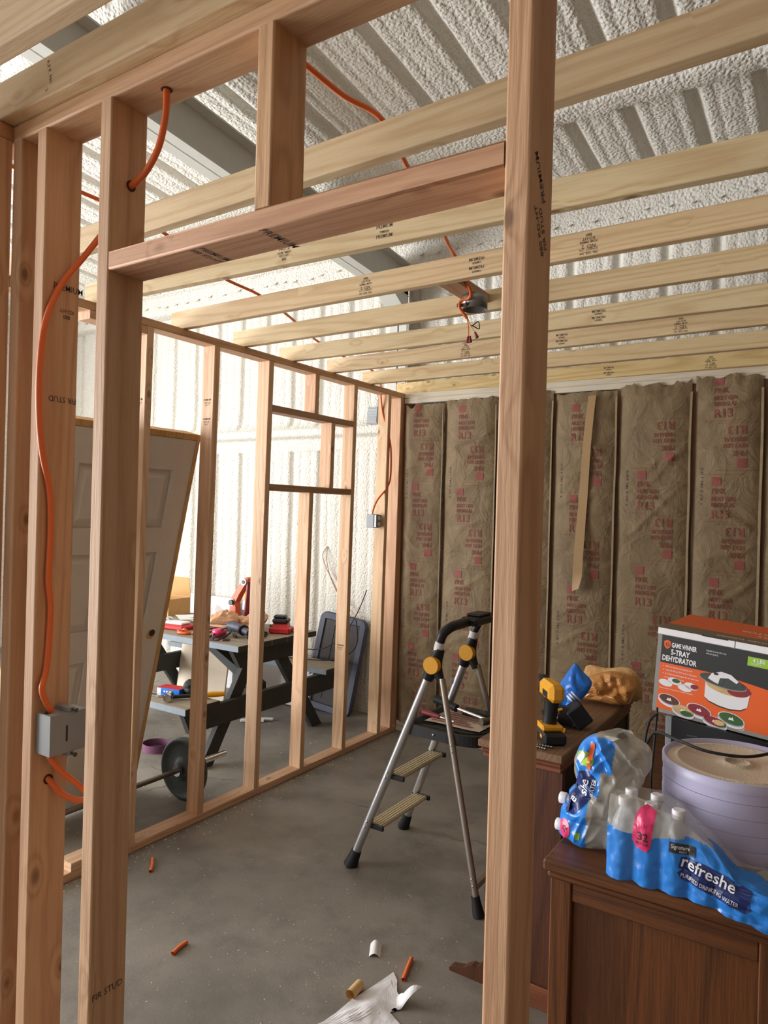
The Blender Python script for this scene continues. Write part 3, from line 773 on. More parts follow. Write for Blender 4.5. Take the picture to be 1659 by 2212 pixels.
# ---- loose bags on the cabinet
def pillow(outline, thick, mat, name, parent=None, xf=None, rings=9, wr=.25, seed=0, sub=4, back=True):
    """a crumpled bag: closed outline in local x-z, inflated along local y"""
    P = catmull([(a, 0, b) for a, b in outline]+[(outline[0][0], 0, outline[0][1])], sub)[:-1]
    cx = sum(p.x for p in P)/len(P); cz = sum(p.z for p in P)/len(P); n = len(P)
    mb = MB(xf); vs = []; fs = []
    for sgn in ((-1, 1) if back else (-1,)):
        b = len(vs)
        for r in range(rings):
            s = 1-r/(rings-1)*.995; d = thick*math.sqrt(max(0, 1-s**2.2))
            for p in P:
                x = cx+(p.x-cx)*s; z = cz+(p.z-cz)*s
                w = 1+wr*(nz(x*14+seed, sgn, z*14)+.6*nz(x*34, seed, z*34))
                f2 = wr*thick*.55*(abs(nz(x*22+z*9+seed, sgn, z*7))-.2)*(1-s*s) if wr > .3 else 0.0
                vs.append((x+f2*.6, sgn*(d*w+f2*1.6), z+f2*.5))
        for r in range(rings-1):
            for i in range(n): fs.append((b+r*n+i, b+r*n+(i+1) % n, b+(r+1)*n+(i+1) % n, b+(r+1)*n+i))
    mb.add(vs, fs, wr <= .3)
    return mb, (mb.build(name, mat, parent) if mat else None)
bb = thing('blue_package', 'crumpled blue plastic package leaning behind the drill', 'package', (-.84, 2.60, OZ))
X = Matrix.Translation((-.845, 2.60, OZ)) @ RT(math.radians(12), 4, 'Z') @ RT(math.radians(-14), 4, 'X')
mb, _ = pillow([(-.085, .004), (-.055, .10), (-.01, .185), (.02, .225), (.045, .20), (.082, .165), (.072, .125), (.025, .06), (.0, .004)], .028, 'blue', 'film', bb, X, 12, .55, 2, 3)
F = Flat()
for k in range(3): F.rect(0, k*.011, .055, k*.011+.006)
F.put('white_print', 'paper', bb, X @ Vector((-.005, 0, .10)), X.to_3x3() @ Vector((.75, 0, -.66)), X.to_3x3() @ Vector((.66, 0, .75)), .0015, bvh_of(mb), .01)
tl = thing('black_yellow_tool', 'black and yellow tool lying on its side at the foot of the blue package', 'tool', (-.84, 2.545, OZ))
MB().tube(catmull([(-.90, 2.515, OZ+.034), (-.86, 2.545, OZ+.045), (-.81, 2.565, OZ+.038)]), [.030, .034, .036]+[.036]*14, 12).build('body', 'black', tl)
X = Matrix.Translation((-.795, 2.575, OZ+.045)) @ RT(math.radians(30), 4, 'Z') @ RT(math.radians(-38), 4, 'Y')
MB(X).box((-.032, -.04, -.035), (.034, .04, .045), c=.006).build('nozzle_hood', 'black_rubber', tl)
MB().tube(catmull([(-.875, 2.500, OZ+.03), (-.868, 2.507, OZ+.06), (-.838, 2.523, OZ+.073)]), .005, 8).build('yellow_trim', 'yellow', tl)
MB().tube(catmull([(-.86, 2.485, OZ+.010), (-.84, 2.470, OZ+.014), (-.81, 2.475, OZ+.012)]), .009, 8).build('handle_end', 'yellow', tl)
ag = thing('amber_bag', 'crumpled amber plastic and brown paper bag at the cabinet back corner', 'bag', (-.80, 2.98, OZ))
X = Matrix.Translation((-.80, 2.97, OZ+.006)) @ RT(math.radians(4), 4, 'Z')
pillow([(-.12, .004), (-.105, .075), (-.05, .115), (.02, .135), (.085, .125), (.12, .085), (.105, .045), (.07, .004)], .07, 'amber_film', 'plastic_bag', ag, X, 14, .6, 5, 4)
X2 = Matrix.Translation((-.79, 3.06, OZ+.006)) @ RT(math.radians(-3), 4, 'Z')
pillow([(-.14, .004), (-.13, .12), (-.04, .125), (.05, .14), (.10, .10), (.09, .004)], .025, 'cardboard', 'paper_bag', ag, X2, seed=8, wr=.4)

# ---- black appliance with the carton on it
ap = thing('black_appliance', 'black appliance with vent slots and silver edge under the carton', 'appliance', (-.24, 2.55, DZ))
MB().prism([(-.430, 2.345, DZ), (-.085, 2.30, DZ), (-.085, 2.30, .987), (-.430, 2.345, 1.012)], (.03, .30, 0)).build('case', 'black', ap)
MB().prism([(-.449, 2.346, DZ), (-.431, 2.344, DZ), (-.431, 2.344, 1.0125), (-.449, 2.346, 1.0135)], (.03, .30, 0)).build('silver_side', 'grey_plastic', ap)
for c in range(2):
    for k in range(5):
        x = -.385+.075*c; z = .965-.018*k; yv = 2.345-(x+.43)*.1304
        MB().box((x, yv-.004, z), (x+.058, yv+.002, z+.005)).build('vent_slot', 'iron', ap)
carton = thing('dehydrator_carton', 'orange and charcoal dehydrator carton resting on the black appliance', 'carton', (-.495, 2.37, 1.019))
Rb = RT(-.125, 4, 'Z') @ RT(.030, 4, 'X') @ RT(.064, 4, 'Y')
X = Matrix.Translation((-.495, 2.37, 1.0185)) @ Rb
BW, BD, BH = .44, .32, .266
MB(X).box((0, 0, 0), (BW, BD, BH)).build('carton_body', 'box_grey', carton)
MB(X).box((-.001, -.0012, BH+.0002), (BW+.001, .104, BH+.0016)).build('front_flap', 'box_taupe', carton)
MB(X).box((-.001, .106, BH+.0002), (BW+.001, BD+.001, BH+.0020)).build('rear_flap', 'box_orange', carton)
MB(X).box((-.001, -.0016, BH-.017), (.223, -.0002, BH+.0024)).build('white_edge', 'paper', carton)
MB(X).box((.226, -.0016, BH-.017), (BW+.001, -.0002, BH+.0024)).build('white_edge', 'paper', carton)
R3 = X.to_3x3(); U, V = R3 @ Vector((1, 0, 0)), R3 @ Vector((0, 0, 1))
def art(F, mat, lift, name='carton_print', o=(0, 0, 0)): F.put(name, mat, carton, X @ Vector(o), U, V, lift)
art(Flat().rect(.013, .160, BW, .247), 'box_black', .0004, 'charcoal_panel')
art(Flat().rect(.013, .012, BW, .160), 'box_orange', .0004, 'orange_panel')
art(Flat().poly([(.115, .160), (.20, .160), (BW, .130), (BW, .161), (.115, .161)]), 'box_black', .0006, 'charcoal_panel')
art(Flat().text('GAME WINNER', .044, .213, .0145, .03, .52).text('5-TRAY', .072, .190, .0165, .03, .72, False, 'C').text('DEHYDRATOR', .070, .168, .0165, .03, .66, False, 'C'), 'paper', .0010, 'lettering')
art(Flat().poly([(.020, .228), (.031, .234), (.042, .228), (.040, .212), (.031, .204), (.022, .212)]), 'box_orange', .0010, 'emblem')
art(Flat().text('G', .031, .2135, .012, .01, 1, False, 'C'), 'box_black', .0014, 'emblem_letter')
for k, t in enumerate(('450W top-mounted, quiet-operating motor', '5 trays with 606 sq in (3910 sq cm) of drying space', 'Air circulates evenly throughout the unit, which means', 'there is no need to rotate trays')):
    art(Flat().text(t, .030, .148-.0115*k, .0052, .004, .62), 'paper', .0010, 'small_print')
    if k < 3: art(Flat().ell(.025, .150-.0115*k, .0014, .0014, 8), 'paper', .0010, 'bullet')
for t, x, y, h in (('Includes two deep fruit roll trays and two mesh screens for drying herbs', .016, .078, .0042), ('Adjustable thermostat with a range', .146, .223, .0048), ('of 95-155 F (35-68 C)', .146, .2135, .0048)):
    art(Flat().text(t, x, y, h, .002, .58), 'paper', .0010, 'small_print')
art(Flat().rect(.262, .205, .345, .232), 'lime', .0010, 'lime_flash'); art(Flat().text('4 LBS', .276, .2175, .011, .02, .9).text('OF JERKY IN', .272, .2105, .0045, .004, .8), 'paper', .0014, 'lettering')
# pictures of trays and machine
def dish(x, y, a, b, top, rot=-.16):
    art(Flat().ell(x, y-.006, a, b, rot=rot).ell(x, y, a, b, rot=rot), 'white_plastic', .0010, 'tray_picture')
    art(Flat().ell(x, y+.001, a*.90, b*.84, rot=rot), top, .0014, 'food_picture')
    art(Flat().poly([(x-.008, y-.002), (x-.004, y+.006), (x, y+.002), (x+.003, y+.008), (x+.008, y-.003)]), 'paper', .0018, 'vent_picture')
dish(.050, .046, .034, .0165, 'brown_food'); dish(.094, .022, .034, .0155, 'tan_food'); dish(.140, .036, .037, .0185, 'red_food'); dish(.188, .014, .036, .0150, 'red_food'); dish(.232, .034, .038, .0185, 'green_food')
art(Flat().ell(.105, .016, .018, .008), 'green_food', .0020, 'food_picture'); art(Flat().ell(.205, .010, .015, .007), 'green_food', .0020, 'food_picture'); art(Flat().ell(.200, .014, .016, .008), 'tan_food', .0022, 'food_picture')
for x, y in ((.035, .097), (.062, .108), (.093, .094), (.112, .104)): art(Flat().ell(x, y, .021, .0105, rot=-.12), 'white_plastic', .0010, 'tray_picture')
art(Flat().ell(.066, .110, .012, .0065), 'green_food', .0014, 'food_picture'); art(Flat().ell(.121, .104, .011, .0075), 'red_food', .0014, 'food_picture')
mc = Flat(); mc.poly([(.152+.0, .130), (.152, .084), (.165, .074), (.195, .066), (.225, .063), (.255, .068), (.272, .080), (.278, .132), (.262, .118), (.215, .112), (.175, .118)])
art(mc, 'white_plastic', .0012, 'machine_picture')
art(Flat().poly([(.154, .080), (.166, .070), (.195, .062), (.225, .059), (.255, .064), (.270, .076), (.255, .069), (.225, .0645), (.195, .068), (.166, .076)]), 'box_black', .0011, 'machine_picture')
art(Flat().ell(.214, .122, .060, .018, rot=-.08), 'tan_food', .0014, 'food_picture'); art(Flat().ell(.246, .122, .032, .017, rot=.1), 'red_food', .0016, 'food_picture')
art(Flat().ell(.200, .139, .068, .0185, rot=-.10), 'box_grey', .0018, 'lid_picture')
art(Flat().ell(.200, .141, .066, .0170, rot=-.10), 'iron', .0020, 'lid_picture')
art(Flat().poly([(.158, .142), (.168, .160), (.195, .170), (.222, .166), (.244, .150), (.238, .143), (.215, .154), (.192, .150), (.188, .131), (.176, .134)]), 'white_plastic', .0024, 'motor_picture')
art(Flat().ell(.180, .160, .007, .004), 'box_black', .0028, 'knob_picture')
ft = Flat().text('ETL', .262, -.0065+.012, .0060, .006, .9, False, 'C')
n_ = 24
for k in range(n_):
    a0, a1 = 2*math.pi*k/n_, 2*math.pi*(k+1)/n_
    ft.poly([(.262+.0075*math.cos(a0), .0085+.0075*math.sin(a0)), (.262+.0075*math.cos(a1), .0085+.0075*math.sin(a1)), (.262+.0066*math.cos(a1), .0085+.0066*math.sin(a1)), (.262+.0066*math.cos(a0), .0085+.0066*math.sin(a0))])
ft.v = [(x, y+.006) for x, y in ft.v]
art(ft, 'paper', .0010, 'mark')
Vt = R3 @ Vector((0, 1, 0))
Flat().text('GAME WINNER', .30, .058, .018, .02, .80, True, 'L').put('lettering', 'cream', carton, X @ Vector((0, 0, BH+.0016)), U, Vt, .0004)
Flat().text('5-TRAY', .30, .150, .024, .03, .9, True, 'C').text('DEHYDRATOR', .30, .195, .024, .03, .9, True, 'C').put('lettering', 'cream', carton, X @ Vector((0, 0, BH+.002)), U, Vt, .0004)
MB(X).box((.130, -.0022, BH+.0005), (.205, -.0004, BH+.0045)).build('tab_slot', 'black', carton)

# ---- white food dehydrator stack
hx, hy = -.215, 2.065
dh = thing('food_dehydrator', 'round white stacked-tray food dehydrator with cream mesh top', 'dehydrator', (hx, hy, DZ))
MB().lathe([(.13, 0), (.16, .004), (.168, .03), (.172, .055)], (hx, hy, DZ), n=56).build('base', 'black', dh)
for k in range(5):
    z0 = DZ+.056+.037*k
    MB().lathe([(.1790, 0.0002), (.1800, .0003), (.1800, .0004), (.1816, .0364), (.1816, .0366)], (hx, hy, z0), n=64).build('tray', 'lavender', dh)
zt = DZ+.056+.037*5
MB().lathe([(.1825, -.012), (.183, .010), (.180, .012), (.176, .011), (.172, .002), (.165, .0)], (hx, hy, zt), n=64, cap=False).build('rim', 'lavender', dh)
MB().lathe([(.174, .001), (.160, .003), (.152, .0035), (.149, .0075), (.143, .0075), (.140, .004), (.06, .0035), (.036, .0035), (.033, .009), (.028, .009), (.026, .002), (.0005, .002)], (hx, hy, zt), n=64, cap=False).build('mesh_sheet', 'cream', dh)
pc = MB().tube(catmull([(-.462, 2.30, 1.03), (-.486, 2.29, 1.00), (-.492, 2.27, .93), (-.45, 2.21, .995), (-.37, 2.12, 1.010), (-.29, 2.075, 1.0085), (-.20, 2.09, 1.0085), (-.14, 2.17, 1.009), (-.11, 2.255, 1.0)], 10), .0042, 8).build('power_cord', 'black_rubber')
tag(pc, 'black power cord draped over the white dehydrator top', 'cord')
pc = MB().tube(catmull([(-.470, 2.325, 1.04), (-.474, 2.315, .93), (-.478, 2.30, .82), (-.476, 2.32, .752)], 10), .0036, 8).build('hanging_cord', 'black_rubber')
tag(pc, 'thin black cord hanging straight down at the appliance left edge', 'cord')

# ---- shrink-wrapped water packs
def bottle(loc, axis=(0, 0, 1), h=.185, r=.0300, label=''):
    t = thing('water_bottle', label, 'bottle', loc, 'bottles inside the torn shrink wrap')
    k = h/.185
    pr = [(.010, .0), (r*.82, .001), (r, .010), (r, .040), (r*.93, .046), (r, .052), (r, .080), (r*.94, .085), (r, .092), (r, .110), (r*.9, .128), (r*.62, .148), (r*.45, .158), (r*.43, .166)]
    MB().lathe([(a, b*k) for a, b in pr], loc, axis, 20).build('bottle_body', 'bottle', t)
    MB().lathe([(r*.50, .164*k), (r*.52, .166*k), (r*.52, .183*k), (r*.44, .185*k)], loc, axis, 20).build('cap', 'white_plastic', t)
    return t
def wrapB(u, v):
    """film over the upright bottles: front foot (v=0), up the front, over the caps, down the back (v=1)"""
    x0 = -.468; x = x0+.42*u
    full = 1/(1+math.exp((u-.60)/.065))
    H = .058+.128/(1+math.exp((u-.56)/.095))+.008*nz(u*8, 1, 2)
    yf = 1.772-.030*(1-full); yb = 1.950-.02*u
    if x > -.395: yb = min(yb, 2.065-math.sqrt(max(0, .190**2-(x+.215)**2))-.004)
    sc = .017*abs(math.sin(math.pi*(x-x0)/.0625))*(full*.9+.1)
    if v < .5:
        t = v/.5; y = yf-sc*(1-t*.8)+.055*max(0, t-.62)**1.5*full*2.2; z = DZ+.004+H*min(1, t*1.02)
        if t > .62: z = DZ+.004+H*(.62+(t-.62)*.98)
        z -= .020*max(0, u-.55)*2.2*(1-t)
    else:
        t = (v-.5)/.5; y = yf+.055*.38**1.5*full*2.2+(yb-yf)*t; z = DZ+.004+H*(.992-.06*math.sin(math.pi*t)-.5*max(0, t-.7))
    w = .008*(1-.70*full*(v < .36))
    return Vector((x+w*.6*nz(u*9, v*7, 3), y+w*nz(u*13+2, v*11, 5)+.0018*nz(u*30, v*24, 1), z+w*.9*nz(u*10, v*9, 9)+.0015*nz(u*28, v*20, 4)))
NU, NV = 110, 90
pk = thing('water_pack', 'open shrink-wrapped pack of upright water bottles with refreshe print', 'water pack', (-.27, 1.85, DZ))
allB = MB().grid(wrapB, NU, NV); bvB = bvh_of(allB)
def part_of(allm, pick, name, mat, parent, smooth=True):
    m2 = MB(); used = {}
    vs, fs = [], []
    for f in allm.f:
        c = sum((allm.v[i] for i in f), Vector())/len(f)
        if not pick(c): continue
        g = []
        for i in f:
            if i not in used: used[i] = len(vs); vs.append(allm.v[i])
            g.append(used[i])
        fs.append(g)
    m2.add(vs, fs, smooth); return m2.build(name, mat, parent)
def blueB(c):
    t = (c.x+.468)/.42
    return c.y < 1.83 and c.z < DZ+max(.05, .128-.012*math.sin(t*9)-.06*max(0, t-.45)/.55)
part_of(allB, blueB, 'blue_printed_film', 'blue_film', pk); part_of(allB, lambda c: not blueB(c), 'clear_film', 'clear_film', pk)
un = Vector((1, 0, 0)); vn = Vector((0, 0, 1))
def onB(F, name, mat, x, z, lift=.0015, ang=0.0):
    u = Vector((math.cos(ang), 0, math.sin(ang))); v = Vector((-math.sin(ang), 0, math.cos(ang)))
    F.put(name, mat, pk, (x, 1.78, z), u, v, lift, bvB, .006)
onB(Flat().poly([(-.022, 0), (-.020, .05), (-.010, .072), (.010, .085), (.030, .078), (.026, .05), (.022, -.008), (.012, -.02), (-.012, -.014)]), 'pink_badge', 'pink', -.385, DZ+.105)
onB(Flat().text('32', 0, 0, .018, .01, 1.1, False, 'C').text('BOTTLES', 0, -.010, .006, .004, .9, False, 'C'), 'lettering', 'ink', -.383, DZ+.110, .003)
onB(Flat().rect(0, 0, .056, .022), 'black_label', 'box_black', -.322, DZ+.102, .0022); onB(Flat().text('Signature', .004, .008, .009, .004, .85).text('SELECT', .022, .001, .0035, .002, 1), 'lettering', 'paper', -.322, DZ+.104, .0034)
A = -.20
onB(Flat().poly([(0, 0), (.012, -.012), (.150, -.012), (.158, 0), (.150, .014), (.012, .014)]), 'navy_band', 'navy', -.302, DZ+.060, .0022, A)
onB(Flat().poly([(0, 0), (.152, 0), (.152, .030), (.05, .034), (0, .026)]), 'navy_band', 'navy', -.300, DZ+.071, .0018, A)
onB(Flat().text('refreshe', .004, 0, .026, .012, .95), 'lettering', 'paper', -.300, DZ+.079, .0060, A)
onB(Flat().text('PURIFIED DRINKING WATER', .008, -.0045, .0095, .003, .72), 'lettering', 'paper', -.302, DZ+.060, .0075, A)
for x, y, w_ in ((-.437, 1.815, 'front left bottle'), (-.374, 1.815, 'bottle behind the pink badge'), (-.311, 1.812, 'bottle left of the black label'), (-.437, 1.879, 'rear left bottle'), (-.374, 1.879, 'rear bottle nearest the dehydrator')):
    bottle((x, y, DZ+.001), label='clear upright water bottle in the open pack, '+w_)
# the second pack: bottles on their side, film bunched up above them
pa = thing('torn_water_pack', 'torn water pack with bottles on their side and film bunched up', 'water pack', (-.53, 1.92, DZ))
X = Matrix.Translation((0, 1.915, 0))
outA = [(-.636, .765), (-.632, .812), (-.628, .835), (-.600, .850), (-.614, .880), (-.590, .905), (-.603, .940), (-.596, .985), (-.576, 1.020), (-.545, 1.045), (-.515, 1.055), (-.500, 1.048), (-.468, 1.062), (-.440, 1.048), (-.404, 1.030), (-.398, .995), (-.412, .955), (-.420, .93), (-.452, .88), (-.478, .84), (-.484, .78), (-.490, .758), (-.535, .754), (-.60, .756)]
PA = [(p.x, p.z) for p in catmull([(x, 0, z) for x, z in outA]+[(outA[0][0], 0, outA[0][1])], 4)]
def spanA(z):
    xs_ = []
    for (xa, za), (xb, zb) in zip(PA[:-1], PA[1:]):
        if (za-z)*(zb-z) <= 0 and za != zb: xs_.append(xa+(xb-xa)*(z-za)/(zb-za))
    return (min(xs_), max(xs_)) if len(xs_) > 1 else (-.5, -.49)
def filmA(u, v):
    z = .758+.298*v; x0, x1 = spanA(min(1.060, max(.757, z)))
    side = 1 if u > .5 else -1; t = (u*2) % 1.0 if u < .5 else 1-((u-.5)*2)      # front 0..1, back 1..0
    x = x0+(x1-x0)*t
    b = math.sqrt(max(0, 1-(2*t-1)**2)); up = min(1, max(0, (v-.25)/.4))
    fo = 1-abs(nz(x*16+z*13, side*3, z*5))*2; f2 = 1-abs(nz(x*34-z*20, side*5, z*13))*2
    d = (.056-.018*up)*b+b*(.016*up+.006)*fo+b*.006*f2
    lump = .012*abs(math.sin(math.pi*(z-.755)/.062))*(1-up)*b
    return Vector((x+.004*nz(z*30, u*9, 2), 1.925+side*(d+lump), z+.012*up*nz(x*22, side, 4)*(v > .85)+.004*nz(x*20, z*20, side)))
tmp = MB().grid(filmA, 150, 84, True, True); bvA = bvh_of(tmp)
def blueA(c):
    z = c.z; x = c.x
    xr = -.485 if z > .96 else (-.515 if z > .90 else (-.545 if z > .84 else -.545))
    xl = -.588 if z > .90 else -.640
    return c.y < 1.925 and xl < x < xr and z < 1.046
part_of(tmp, blueA, 'blue_printed_film', 'blue_film', pa); part_of(tmp, lambda c: not blueA(c), 'milky_film', 'milky_film', pa)
def onA(F, name, mat, x, z, lift=.0015, ang=0.0):
    u = Vector((math.cos(ang), 0, math.sin(ang))); v = Vector((-math.sin(ang), 0, math.cos(ang)))
    F.put(name, mat, pa, (x, 1.86, z), u, v, lift, bvA, .006)
onA(Flat().ell(0, 0, .018, .024), 'pink_badge', 'pink', -.606, .792); onA(Flat().text('32', 0, -.006, .012, .008, 1, False, 'C'), 'lettering', 'ink', -.606, .794, .003, 1.1)
onA(Flat().rect(0, 0, .012, .018), 'lime_mark', 'lime', -.572, .778); 
onA(Flat().poly([(-.02, 0), (0, -.018), (.05, -.01), (.058, .018), (.03, .032), (-.01, .024)]), 'navy_band', 'navy', -.592, .852, .0018, .7)
onA(Flat().text('re', 0, 0, .024, .012, 1), 'lettering', 'paper', -.592, .850, .0035, 1.0)
onA(Flat().poly([(-.01, -.02), (.05, -.02), (.06, .01), (.045, .034), (0, .034)]), 'navy_band', 'navy', -.560, .895, .0018, 1.2)
onA(Flat().text('she', 0, 0, .024, .012, 1), 'lettering', 'paper', -.552, .888, .0035, 1.4); onA(Flat().text('WATER', 0, 0, .012, .003, .8), 'lettering', 'paper', -.530, .892, .0035, 1.45)
onA(Flat().ell(0, 0, .026, .020), 'lime_mark', 'lime', -.560, .985, .0018); onA(Flat().rect(0, -.04, .012, .03), 'orange_mark', 'box_orange', -.550, 1.0, .0026, -.1); onA(Flat().rect(0, 0, .036, .015), 'paper_mark', 'paper', -.574, .968, .0034, 1.0)
for k, (x, y, z) in enumerate(((-.465, 1.90, DZ+.032), (-.468, 1.935, DZ+.092))):
    bottle((x, y, z), (-1, 0, .02), .175, .030, 'clear water bottle lying on its side in the torn pack, %s' % ('bottom one' if k == 0 else 'upper one'))
rw = thing('wrap_tail', 'loose clear and blue wrap tail at the right desk edge', 'plastic wrap', (-.09, 1.86, DZ))
pillow([(-.075, .0), (-.07, .05), (-.03, .075), (.02, .085), (.05, .05), (.05, .0)], .035, 'milky_film', 'film', rw, Matrix.Translation((-.085, 1.865, DZ+.003)), seed=21, wr=.5)

# ================================================================== beyond the left partition
# ---- prehung panel door leaning on the outside of the studs
dr_ = thing('leaning_door', 'primed six-panel door in raw jamb leaning against the stud partition', 'door', (-3.10, 2.2, 0))
p_b = Vector((-3.338, 0, 0.002)); p_t = Vector((-2.862, 0, 2.005)); up = (p_t-p_b).normalized(); LD = (p_t-p_b).length
nrm = Vector((up.z, 0, -up.x))                      # towards the room and down
Xd = Matrix(((nrm.x, 0, up.x, p_b.x), (0, 1, 0, 0), (nrm.z, 0, up.z, p_b.z), (0, 0, 0, 1)))   # local x = out of face, y = world y, z = up the leaf
y0, y1 = 1.790, 2.609
MB(Xd).box((-.042, y0+.03, .01), (-.0185, y1-.022, LD-.032)).build('door_core', 'white_paint', dr_)
# stiles and rails proud, raised panels with bevelled sticking
W_ = y1-y0-.052; ya = y0+.03
ycuts = [ya, ya+.115, ya+W_/2-.05, ya+W_/2+.05, ya+W_-.115, ya+W_]
zc = [.01, .24, .86, 1.02, 1.42, 1.55, 1.86, LD-.032]
for a, b in ((0, 1), (2, 3), (4, 5)): MB(Xd).box((-.018, ycuts[a], .01), (0, ycuts[b], LD-.032)).build('door_stile', 'white_paint', dr_)
for a, b in ((0, 1), (2, 3), (4, 5), (6, 7)):
    for c, d in ((1, 2), (3, 4)): MB(Xd).box((-.018, ycuts[c]+.0003, zc[a]), (0, ycuts[d]-.0003, zc[b])).build('door_rail', 'white_paint', dr_)
for a, b in ((1, 2), (3, 4), (5, 6)):
    for c, d in ((1, 2), (3, 4)):
        Y0, Y1, Z0, Z1 = ycuts[c], ycuts[d], zc[a], zc[b]; m = MB(Xd)
        q = [(-.018, .003), (-.0165, .012), (-.0165, .020), (-.004, .046)]; vs = []
        for xx, i in q: vs += [(xx, Y0+i, Z0+i), (xx, Y1-i, Z0+i), (xx, Y1-i, Z1-i), (xx, Y0+i, Z1-i)]
        fs = [(k*4+j, k*4+(j+1) % 4, k*4+4+(j+1) % 4, k*4+4+j) for k in range(3) for j in range(4)]+[(12, 13, 14, 15)]
        m.add(vs, fs); m.build('door_panel', 'white_paint', dr_)
MB(Xd).box((-.115, y1-.020, 0), (.004, y1, LD)).build('side_jamb', 'raw_wood', dr_)
MB(Xd).box((-.115, y0, 0), (.004, y0+.02, LD)).build('side_jamb', 'raw_wood', dr_)
MB(Xd).box((-.115, y0+.0205, LD-.03), (.004, y1-.0205, LD)).build('head_jamb', 'raw_wood', dr_)
MB(Xd).box((-.036, y0+.0205, LD-.0315), (-.012, y1-.0205, LD-.0305)).build('door_stop', 'raw_wood', dr_)
MB(Xd).lathe([(.027, 0), (.027, .0016)], (0.0002, y1-.085, .955), (1, 0, 0), 28).build('lock_bore_edge', 'raw_wood', dr_)
MB(Xd).lathe([(.019, .0017), (.019, .0024)], (0.0002, y1-.078, .962), (1, 0, 0), 24).build('lock_bore_hole', 'black', dr_)

# ---- picnic table used as workbench
pt = thing('picnic_table', 'dark green picnic table with weathered grey top used as workbench', 'table', (-4.05, 3.63, 0))
X0, X1, TZ = -4.95, -3.168, .75
for k in range(5):
    ya = 3.245+.158*k
    MB().box((X0, ya, TZ-.038), (X1, ya+.153, TZ), c=.004).build('top_board', 'table_x', pt)
    MB().box((X1+.0003, ya+.002, TZ-.037), (X1+.0018, ya+.151, TZ-.001)).build('board_end_paint', 'table_dark', pt)
MB().box((X0+.005, 3.2432, TZ-.037), (X1, 3.2448, TZ-.001)).build('board_edge_paint', 'table_paint', pt)
for nm, yb_ in (('near', 2.855), ('far', 4.20)):
    for k in range(1 if nm == 'near' else 1):
        MB().box((X0, yb_, .394), (X1-.03, yb_+.275, .432), c=.004).build('bench_board', 'table_x', pt)
    MB().box((X0+.005, yb_-.0018, .395), (X1-.03, yb_-.0003, .431)).build('board_edge_paint', 'table_paint', pt)
    MB().box((X1-.0297, yb_+.002, .395), (X1-.0282, yb_+.273, .431)).build('board_end_paint', 'table_dark', pt)
for xf_ in (-3.285, -4.72):
    MB().prism([(xf_, 2.88, .393), (xf_, 4.46, .393), (xf_, 4.40, .258), (xf_, 2.94, .258)], (.038, 0, 0)).build('seat_beam', 'table_dark', pt)
    MB().prism([(xf_, 3.27, TZ-.0385), (xf_, 4.01, TZ-.0385), (xf_, 3.93, TZ-.165), (xf_, 3.35, TZ-.165)], (.038, 0, 0)).build('top_beam', 'table_dark', pt)
    xl_ = xf_-.0385
    MB().prism([(xl_, 3.49, TZ-.045), (xl_, 3.60, TZ-.045), (xl_, 3.165, 0), (xl_, 3.055, 0)], (.038, 0, 0)).build('leg', 'table_dark', pt)
    MB().prism([(xl_, 3.66, TZ-.045), (xl_, 3.77, TZ-.045), (xl_, 4.275, 0), (xl_, 4.165, 0)], (.038, 0, 0)).build('leg', 'table_dark', pt)
MB().prism([(-3.33, 3.60, .34), (-3.33, 3.60, .42), (-3.95, 3.60, TZ-.04), (-4.03, 3.60, TZ-.04)], (0, .089, 0)).build('brace', 'table_dark', pt)

# ---- clutter on the table top
def lie(x, y, z, rz=0): return Matrix.Translation((x, y, z)) @ RT(math.radians(rz), 4, 'Z')
ch = thing('battery_charger', 'red battery charger with black battery clipped on top', 'charger', (-3.30, 3.80, TZ))
X = lie(-3.30, 3.80, TZ, 25)
MB(X).box((-.075, -.06, 0), (.075, .06, .045), c=.010).prism([(-.06, -.045, .0452), (.06, -.045, .0452), (.05, -.03, .072), (-.05, -.03, .072)], (0, .07, 0)).build('charger_body', 'red', ch)
MB(X).box((-.055, -.052, .073), (.055, .046, .105), c=.010).box((-.05, -.045, .1052), (.04, .03, .128), c=.012).build('battery', 'black', ch)
MB(X).tube(catmull([(.075, 0, .02), (.12, -.05, .012), (.14, .02, .012), (.10, .07, .012)]), .004, 6).build('charger_cable', 'black_rubber', ch)

sd = thing('belt_sander', 'orange bench belt sander with a reddish sanding belt', 'sander', (-3.66, 3.80, TZ))
prS = [(-.135, .0), (-.13, .10), (-.115, .20), (-.055, .285), (.0, .350), (.030, .368), (.052, .360), (.055, .335), (.02, .310), (-.03, .245), (-.072, .175), (-.06, .08), (.07, .06), (.075, .0)]
MB().prism([(-3.665+a, 3.78, TZ+b) for a, b in prS], (0, .055, 0)).build('frame_arm', 'orange', sd)
MB().tube([(-3.645, 3.765, TZ+.335), (-3.645, 3.85, TZ+.335)], .026, 20).build('idler_roller', 'white_plastic', sd)
for a, b, r in ((-3.645, .335, .014), (-3.765, .175, .020)):
    MB().tube([(a, 3.760, TZ+b), (a, 3.7645 if b > .3 else 3.7795, TZ+b)], r, 18).build('bearing_cap', 'black', sd)
MB().tube([(-3.765, 3.774, TZ+.175), (-3.765, 3.7795, TZ+.175)], .027, 20).build('tension_knob_ring', 'galv', sd)
MB().prism([(-3.620, 3.775, TZ+.33), (-3.608, 3.775, TZ+.33), (-3.632, 3.775, TZ+.08), (-3.644, 3.775, TZ+.08)], (0, .065, 0)).build('sanding_belt', 'red_food', sd)
MB().box((-3.70, 3.76, TZ), (-3.56, 3.90, TZ+.075), c=.01).build('motor', 'black', sd)
sp = thing('spray_can', 'small white spray can with yellow cap behind the sander', 'can', (-3.80, 4.05-.08, TZ))
